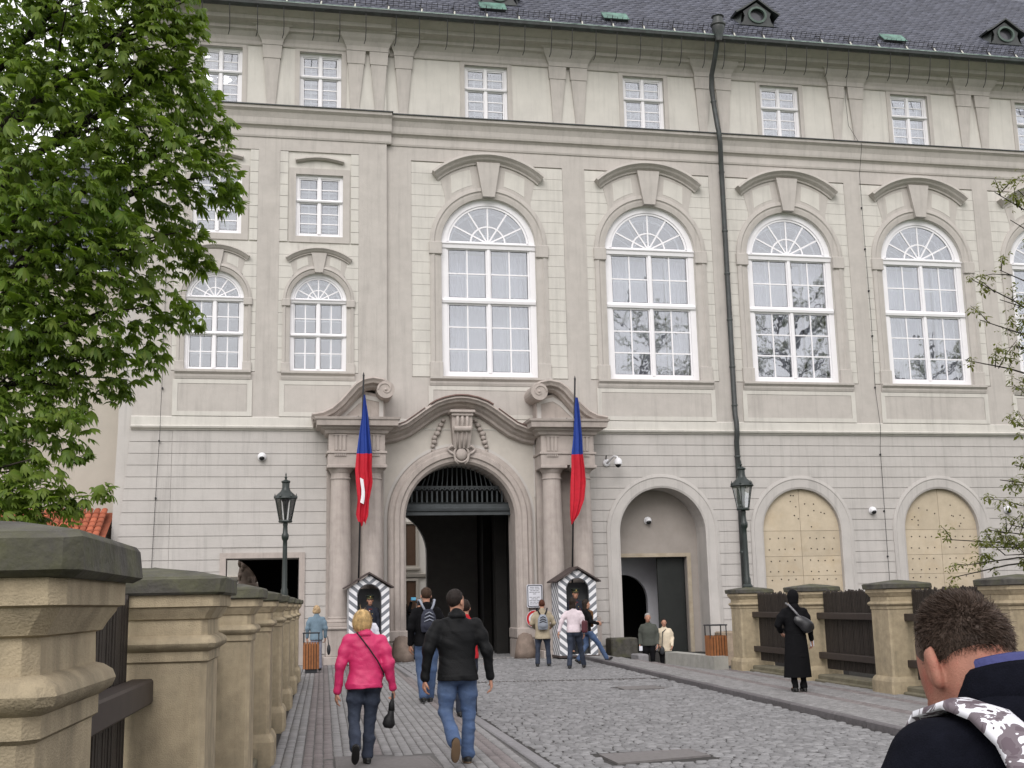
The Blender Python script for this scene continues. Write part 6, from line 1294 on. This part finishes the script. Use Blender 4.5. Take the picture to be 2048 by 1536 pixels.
tag(MB().bbox(-.035,.035,-.01,.01,-.05,.05,.006).build('paper_leaflet', M_SIGNW, loc=(9.04,-17.2,.86)), 'white slip of paper in the hand of the woman in the black coat', 'paper')
# ---- guards
M_UNI = cloth('guard_navy', (.016,.019,.03)); M_GOLD = mat('gold_button', (.5,.36,.12), rough=.3, metal=.6); M_EPA = cloth('red_epaulette', (.26,.03,.02)); M_CORD = cloth('white_cord', (.6,.45,.5)); M_HAT = cloth('green_hat', (.02,.026,.018))
def guard(loc, label):
    G, J, s = person(label, loc, 1.86, PI, M_UNI, M_UNI, ('crop', M_DKH), face=True, vox=.012, hem=.74, pose=dict(wl=(-.22,.06,.88), wr=(.22,.06,.88), el=(-.25,-.0,1.15), er=(.25,0,1.15)), headpitch=.1)
    hx, hy, hz = J['head']
    MB().lathe([(.085,.05),(.088,.085),(.12,.125),(.125,.14),(.1,.155),(.02,.16)], n=20, sy=1.15).build('hat', M_HAT, G, True, loc=(hx,hy-.01,hz)); MB().lathe([(.09,.045),(.091,.075)], n=20, sy=1.15).build('hat_band', mat('olive_band', (.12,.11,.05), rough=.6), G, loc=(hx,hy-.01,hz))
    MB().sphere((hx,hy+.115,hz+.1), (.017,.01,.02), 8, 6).build('badge', M_GOLD, G); MB().add([(hx+.075*math.cos(a)*(1 if r else 1.05), hy+.075*math.sin(a)*1.15+r*.045, hz+.05-r*.022) for a in np.linspace(.25,PI-.25,9) for r in (0,1)], [(2*i,2*i+2,2*i+3,2*i+1) for i in range(8)]).build('hat_visor', M_BLACK, G)
    for z in (1.36,1.24,1.12,1.0):
        for x in (-.055,.055): MB().sphere((x,.135,z), .013, 8, 6).build('button', M_GOLD, G)
    for q in (-1,1): MB().bbox(q*.18-.055,q*.18+.055,-.06,.05,1.47,1.49,.01).build('epaulette', M_EPA, G)
    MB().tube([(.19,.05,1.48),(.2,.12,1.36),(.15,.14,1.28),(.08,.14,1.34),(.02,.12,1.46)], .013, 6).build('aiguillette', M_CORD, G, True); MB().bbox(-.05,.05,.115,.13,1.485,1.5,.004).build('collar_patch', M_EPA, G)
    return G
guard((2.72,-1.9,.06), 'guard in dark uniform and peaked cap inside the left sentry box'); guard((8.78,-1.9,.13), 'guard in dark uniform and peaked cap inside the right sentry box')
# ================================================================== the man close to the camera
FX, FY = 1.355, -34.46
FM = thing('person', 'close man with short brown hair, navy jacket, seen from behind looking down', 'person', (FX,FY,0), .03)
hd = np.array([-.03,.115,1.512]); H = head_frame(.12,.52,.1); hq = lambda x,y,z: hd+H @ np.array([x,y,z])
B = Sdf((-.36,-.3,1.0), (.36,.42,1.78), .0055)
B.ell(hq(0,-.012,.03), (.078,.098,.095), H, 0); B.ell(hq(0,.03,-.035), (.066,.066,.088), H, .03); B.ell(hq(0,.045,-.085), (.045,.045,.035), H, .03); B.cap(hq(0,.095,.01), hq(0,.118,-.025), .009, .014, .012)
B.ell(hq(0,-.05,-.045), (.058,.05,.05), H, .04)
for q in (-1,1):
    B.ell(hq(q*.083,-.012,-.018), (.012,.026,.040), H @ np.array(Matrix.Rotation(q*.45,3,'Z')), .008); B.ell(hq(q*.093,-.003,-.014), (.009,.014,.024), H @ np.array(Matrix.Rotation(q*.45,3,'Z')), .01, cut=True)
    B.cap(hq(q*.088,-.03,.012), hq(q*.092,-.034,-.02), .0065, .006, .006)
B.cap(hq(0,-.035,-.06), (0,.0,1.36), .058, .066, .04); B.cap((-.03,-.02,1.42), (-.1,-.03,1.37), .04, .03, .05); B.cap((.03,-.02,1.42), (.1,-.03,1.37), .04, .03, .05)
B.col([(1.02,0,0,.17,.1),(1.3,0,0,.16,.1),(1.39,0,0,.12,.07)], .04)
for q in (-1,1): B.chain([(q*.18,0,1.34),(q*.26,0,1.06)], [.05,.04], .03)
link('body', B.mesh('body', [M_SKINR]), FM)
# full figure below the chest
person_low = Sdf((-.5,-.45,-.02), (.5,.5,1.12), .016)
T = person_low; T.ell((0,-.02,.93), (.175,.125,.14))
for q in (-1,1): T.chain([(q*.095,0,.9),(q*.1,.02,.5),(q*.1,-.02,.09)], [.09,.066,.064], .03)
link('trousers', T.mesh('trousers', [M_NAVY]), FM)
for q in (-1,1):
    T = Sdf((q*.1-.12,-.2,-.02),(q*.1+.12,.3,.2),.012); T.ell((q*.1,.08,.045),(.045,.09,.04)); T.ell((q*.1,-.03,.05),(.038,.05,.05)); link('shoe', T.mesh('shoe', [M_SHOE]), FM)
hb = Sdf((-.5,-.3,.6), (.5,.5,1.3), .009); hand(hb, np.array([-.2,.3,1.02]), (0.4,.6,.1), (0,0,-1), .6); hand(hb, np.array([.2,.3,1.02]), (-.4,.6,.1), (0,0,-1), .6); hb.cap((-.3,.0,1.04),(-.2,.3,1.02),.035,.028); hb.cap((.3,.0,1.04),(.2,.3,1.02),.035,.028); link('forearms', hb.mesh('forearms', [M_SKINR]), FM)
M_NJ = cloth('navy_wool_jacket', (.0055,.006,.010), rough=.95, spec=.06, var=.2, scale=40, bump=.35, bscale=300)
T = Sdf((-.46,-.34,.78), (.46,.42,1.6), .007)
T.col([(.8,0,0,.2,.15),(1.05,0,0,.195,.145),(1.27,0,-.01,.215,.145),(1.36,0,-.015,.2,.13),(1.41,0,-.015,.15,.105),(1.445,0,-.01,.105,.092),(1.47,0,.0,.085,.084)], .03, 2.2)
for q in (-1,1): T.chain([(q*.18,-.01,1.345),(q*.245,-.02,1.24),(q*.31,-.03,1.08),(q*.215,.27,1.02)], [.085,.082,.07,.05], .05)
T.wrinkle(.003, 14, 19, 1.0); T.cap((0,.02,1.44), (0,.05,1.62), .07, .072, .0, cut=True)
link('jacket', T.mesh('jacket', [M_NJ]), FM)
tilt = Matrix.Translation((0,.014,1.448)) @ Matrix.Rotation(-.28,4,'X')
MB().lathe([(.1,-.02),(.096,.02),(.088,.052),(.082,.06),(.078,.055),(.082,.02),(.084,-.02)], n=40, sy=1.04).tf(tilt).build('jacket_collar', M_NJ, FM, True)
MB().lathe([(.08,.0),(.079,.045),(.076,.072),(.073,.077),(.07,.07),(.072,.0)], n=40, sy=1.04).tf(tilt).build('shirt_collar', cloth('blue_shirt', (.05,.055,.16)), FM, True)
# hair: a dark scalp shell plus many short strands
M_FH = mat('short_brown_hair', (.075,.052,.04), rough=.55, var=.25, rnd=.4, spec=.3)
HS = Sdf(hd-.2, hd+.2, .0055); hpl = [(unit((0,1.15,-1)), .056)]
HS.ell(hq(0,-.018,.032), (.0815,.101,.098), H, 0, planes=hpl)
scalp = link('hair', HS.mesh('hair', [M_FH]), FM)
n = 21000; u = RNG.normal(size=(n,3)); u /= np.linalg.norm(u,axis=1)[:,None]
loc_ = u*np.array([.0805,.1,.097])+np.array([0,-.018,.032]); pp = (loc_-np.array([0,-.018,.032]))
lim = pp @ unit((0,1.15,-1)); edge = .058+RNG.normal(0,.006,n)+.012*np.sin(pp[:,0]*40); keep = lim < edge
loc_, u, lim = loc_[keep], u[keep], lim[keep]; n = len(loc_)
ln = np.interp(lim, [-.12,-.03,.03], [.023,.016,.007])*RNG.uniform(.6,1.25,n)
fall = np.stack([.25*u[:,0], np.interp(u[:,2]-.35*u[:,1], [.2,.9], [-.3,.45]), np.interp(u[:,2]-.35*u[:,1], [-1,.2,.75,1.2], [-.8,-.7,.1,.45])], 1)+np.stack([.5*np.sin(30*loc_[:,1]), .3*np.sin(40*loc_[:,0]), 0*loc_[:,0]], 1)
dr_ = u*.3+fall*1.0+RNG.normal(0,.2,(n,3)); dr_ /= np.linalg.norm(dr_,axis=1)[:,None]
sd_ = np.cross(dr_, RNG.normal(size=(n,3))); sd_ /= np.linalg.norm(sd_,axis=1)[:,None]
a_ = loc_-sd_*.0009; b_ = loc_+sd_*.0009; c_ = loc_+dr_*ln[:,None]+sd_*.0002; d_ = loc_+dr_*ln[:,None]-sd_*.0002
SVV = np.stack([a_,b_,c_,d_],1).reshape(-1,3) @ H.T+hd
stuff(link('hair_strands', quads_mesh('hair_strands', SVV, np.arange(4*n).reshape(-1,4), M_FH), FM))
# backpack with camouflage straps
def camo(nn, l, b, c):
    nz = nn.new('ShaderNodeTexNoise'); nz.inputs['Scale'].default_value = 17; nz.inputs['Detail'].default_value = 3.5; nz.inputs['Distortion'].default_value = 1.2; l.new(c.outputs['Object'], nz.inputs['Vector'])
    r = nn.new('ShaderNodeValToRGB'); r.color_ramp.interpolation = 'CONSTANT'; e = r.color_ramp.elements; e[0].position = 0; e[0].color = (.11,.085,.1,1); e[1].position = .44; e[1].color = (.15,.125,.14,1)
    q = e.new(.5); q.color = (.66,.66,.7,1); q = e.new(.63); q.color = (.075,.055,.065,1); l.new(nz.outputs['Fac'], r.inputs[0]); l.new(r.outputs[0], b.inputs['Base Color'])
M_CAMO = mat('grey_white_camouflage', (.5,.5,.5), rough=.8, var=.05, extra=camo, bump=.0)
BP = thing('backpack', 'camouflage and black backpack on the back of the close man', 'backpack', (FX,FY,.0), .03)
def strapband(pts, wd, th):
    vs = []; P_ = [Vector(p) for p in pts]; m_ = len(P_)
    for i, p in enumerate(P_):
        t = (P_[min(i+1,m_-1)]-P_[max(i-1,0)]).normalized(); nrm = Vector(PN[i]); sd2 = t.cross(nrm).normalized(); n2 = sd2.cross(t).normalized()
        for a, b2 in ((-1,-.35),(-.85,.6),(-.4,1),(.4,1),(.85,.6),(1,-.35)): vs.append(tuple(p+sd2*wd*a+n2*th*b2))
    return MB().add(vs, [(i*6+k,i*6+(k+1)%6,i*6+6+(k+1)%6,i*6+6+k) for i in range(m_-1) for k in range(6)])
for q in (-1,1):
    pts = [(q*.1,-.2,1.27),(q*.105,-.19,1.34),(q*.11,-.15,1.4),(q*.118,-.09,1.437),(q*.125,-.01,1.45),(q*.135,.07,1.425),(q*.145,.13,1.35),(q*.15,.155,1.22)]
    PN = [(0,-1,.1),(0,-1,.3),(0,-.8,.7),(0,-.3,1),(0,.1,1),(0,.6,.8),(0,1,.4),(0,1,.1)]
    strapband(pts, .045, .013).build('strap', M_CAMO, BP, True)
S = Sdf((-.24,-.5,.7), (.24,-.1,1.42), .008); S.col([(.74,0,-.25,.15,.1),(.85,0,-.27,.175,.13),(1.1,0,-.27,.17,.13),(1.25,0,-.255,.145,.11),(1.33,0,-.24,.1,.08),(1.36,0,-.23,.05,.05)], .02, 2.6); link('bag_body', S.mesh('bag_body', [M_CAMO]), BP)
S = Sdf((-.24,-.54,.7), (.24,-.1,1.42), .008); S.col([(.76,0,-.31,.125,.1),(.9,0,-.33,.14,.11),(1.1,0,-.325,.135,.1),(1.2,0,-.31,.11,.085),(1.275,0,-.285,.06,.06)], .02, 2.6); link('front_pocket', S.mesh('front_pocket', [mat('black_nylon', (.012,.012,.013), rough=.55)]), BP)
MB().tube([(-.05,-.2,1.33),(-.045,-.22,1.385),(0,-.225,1.4),(.045,-.22,1.385),(.05,-.2,1.33)], .012, 8).build('grab_handle', M_STRAP, BP, True)
MB().bbox(-.012,.012,-.008,.008,-.05,.05,.004).build('strap_buckle', M_BINK, BP, loc=(-.17,-.17,1.29))
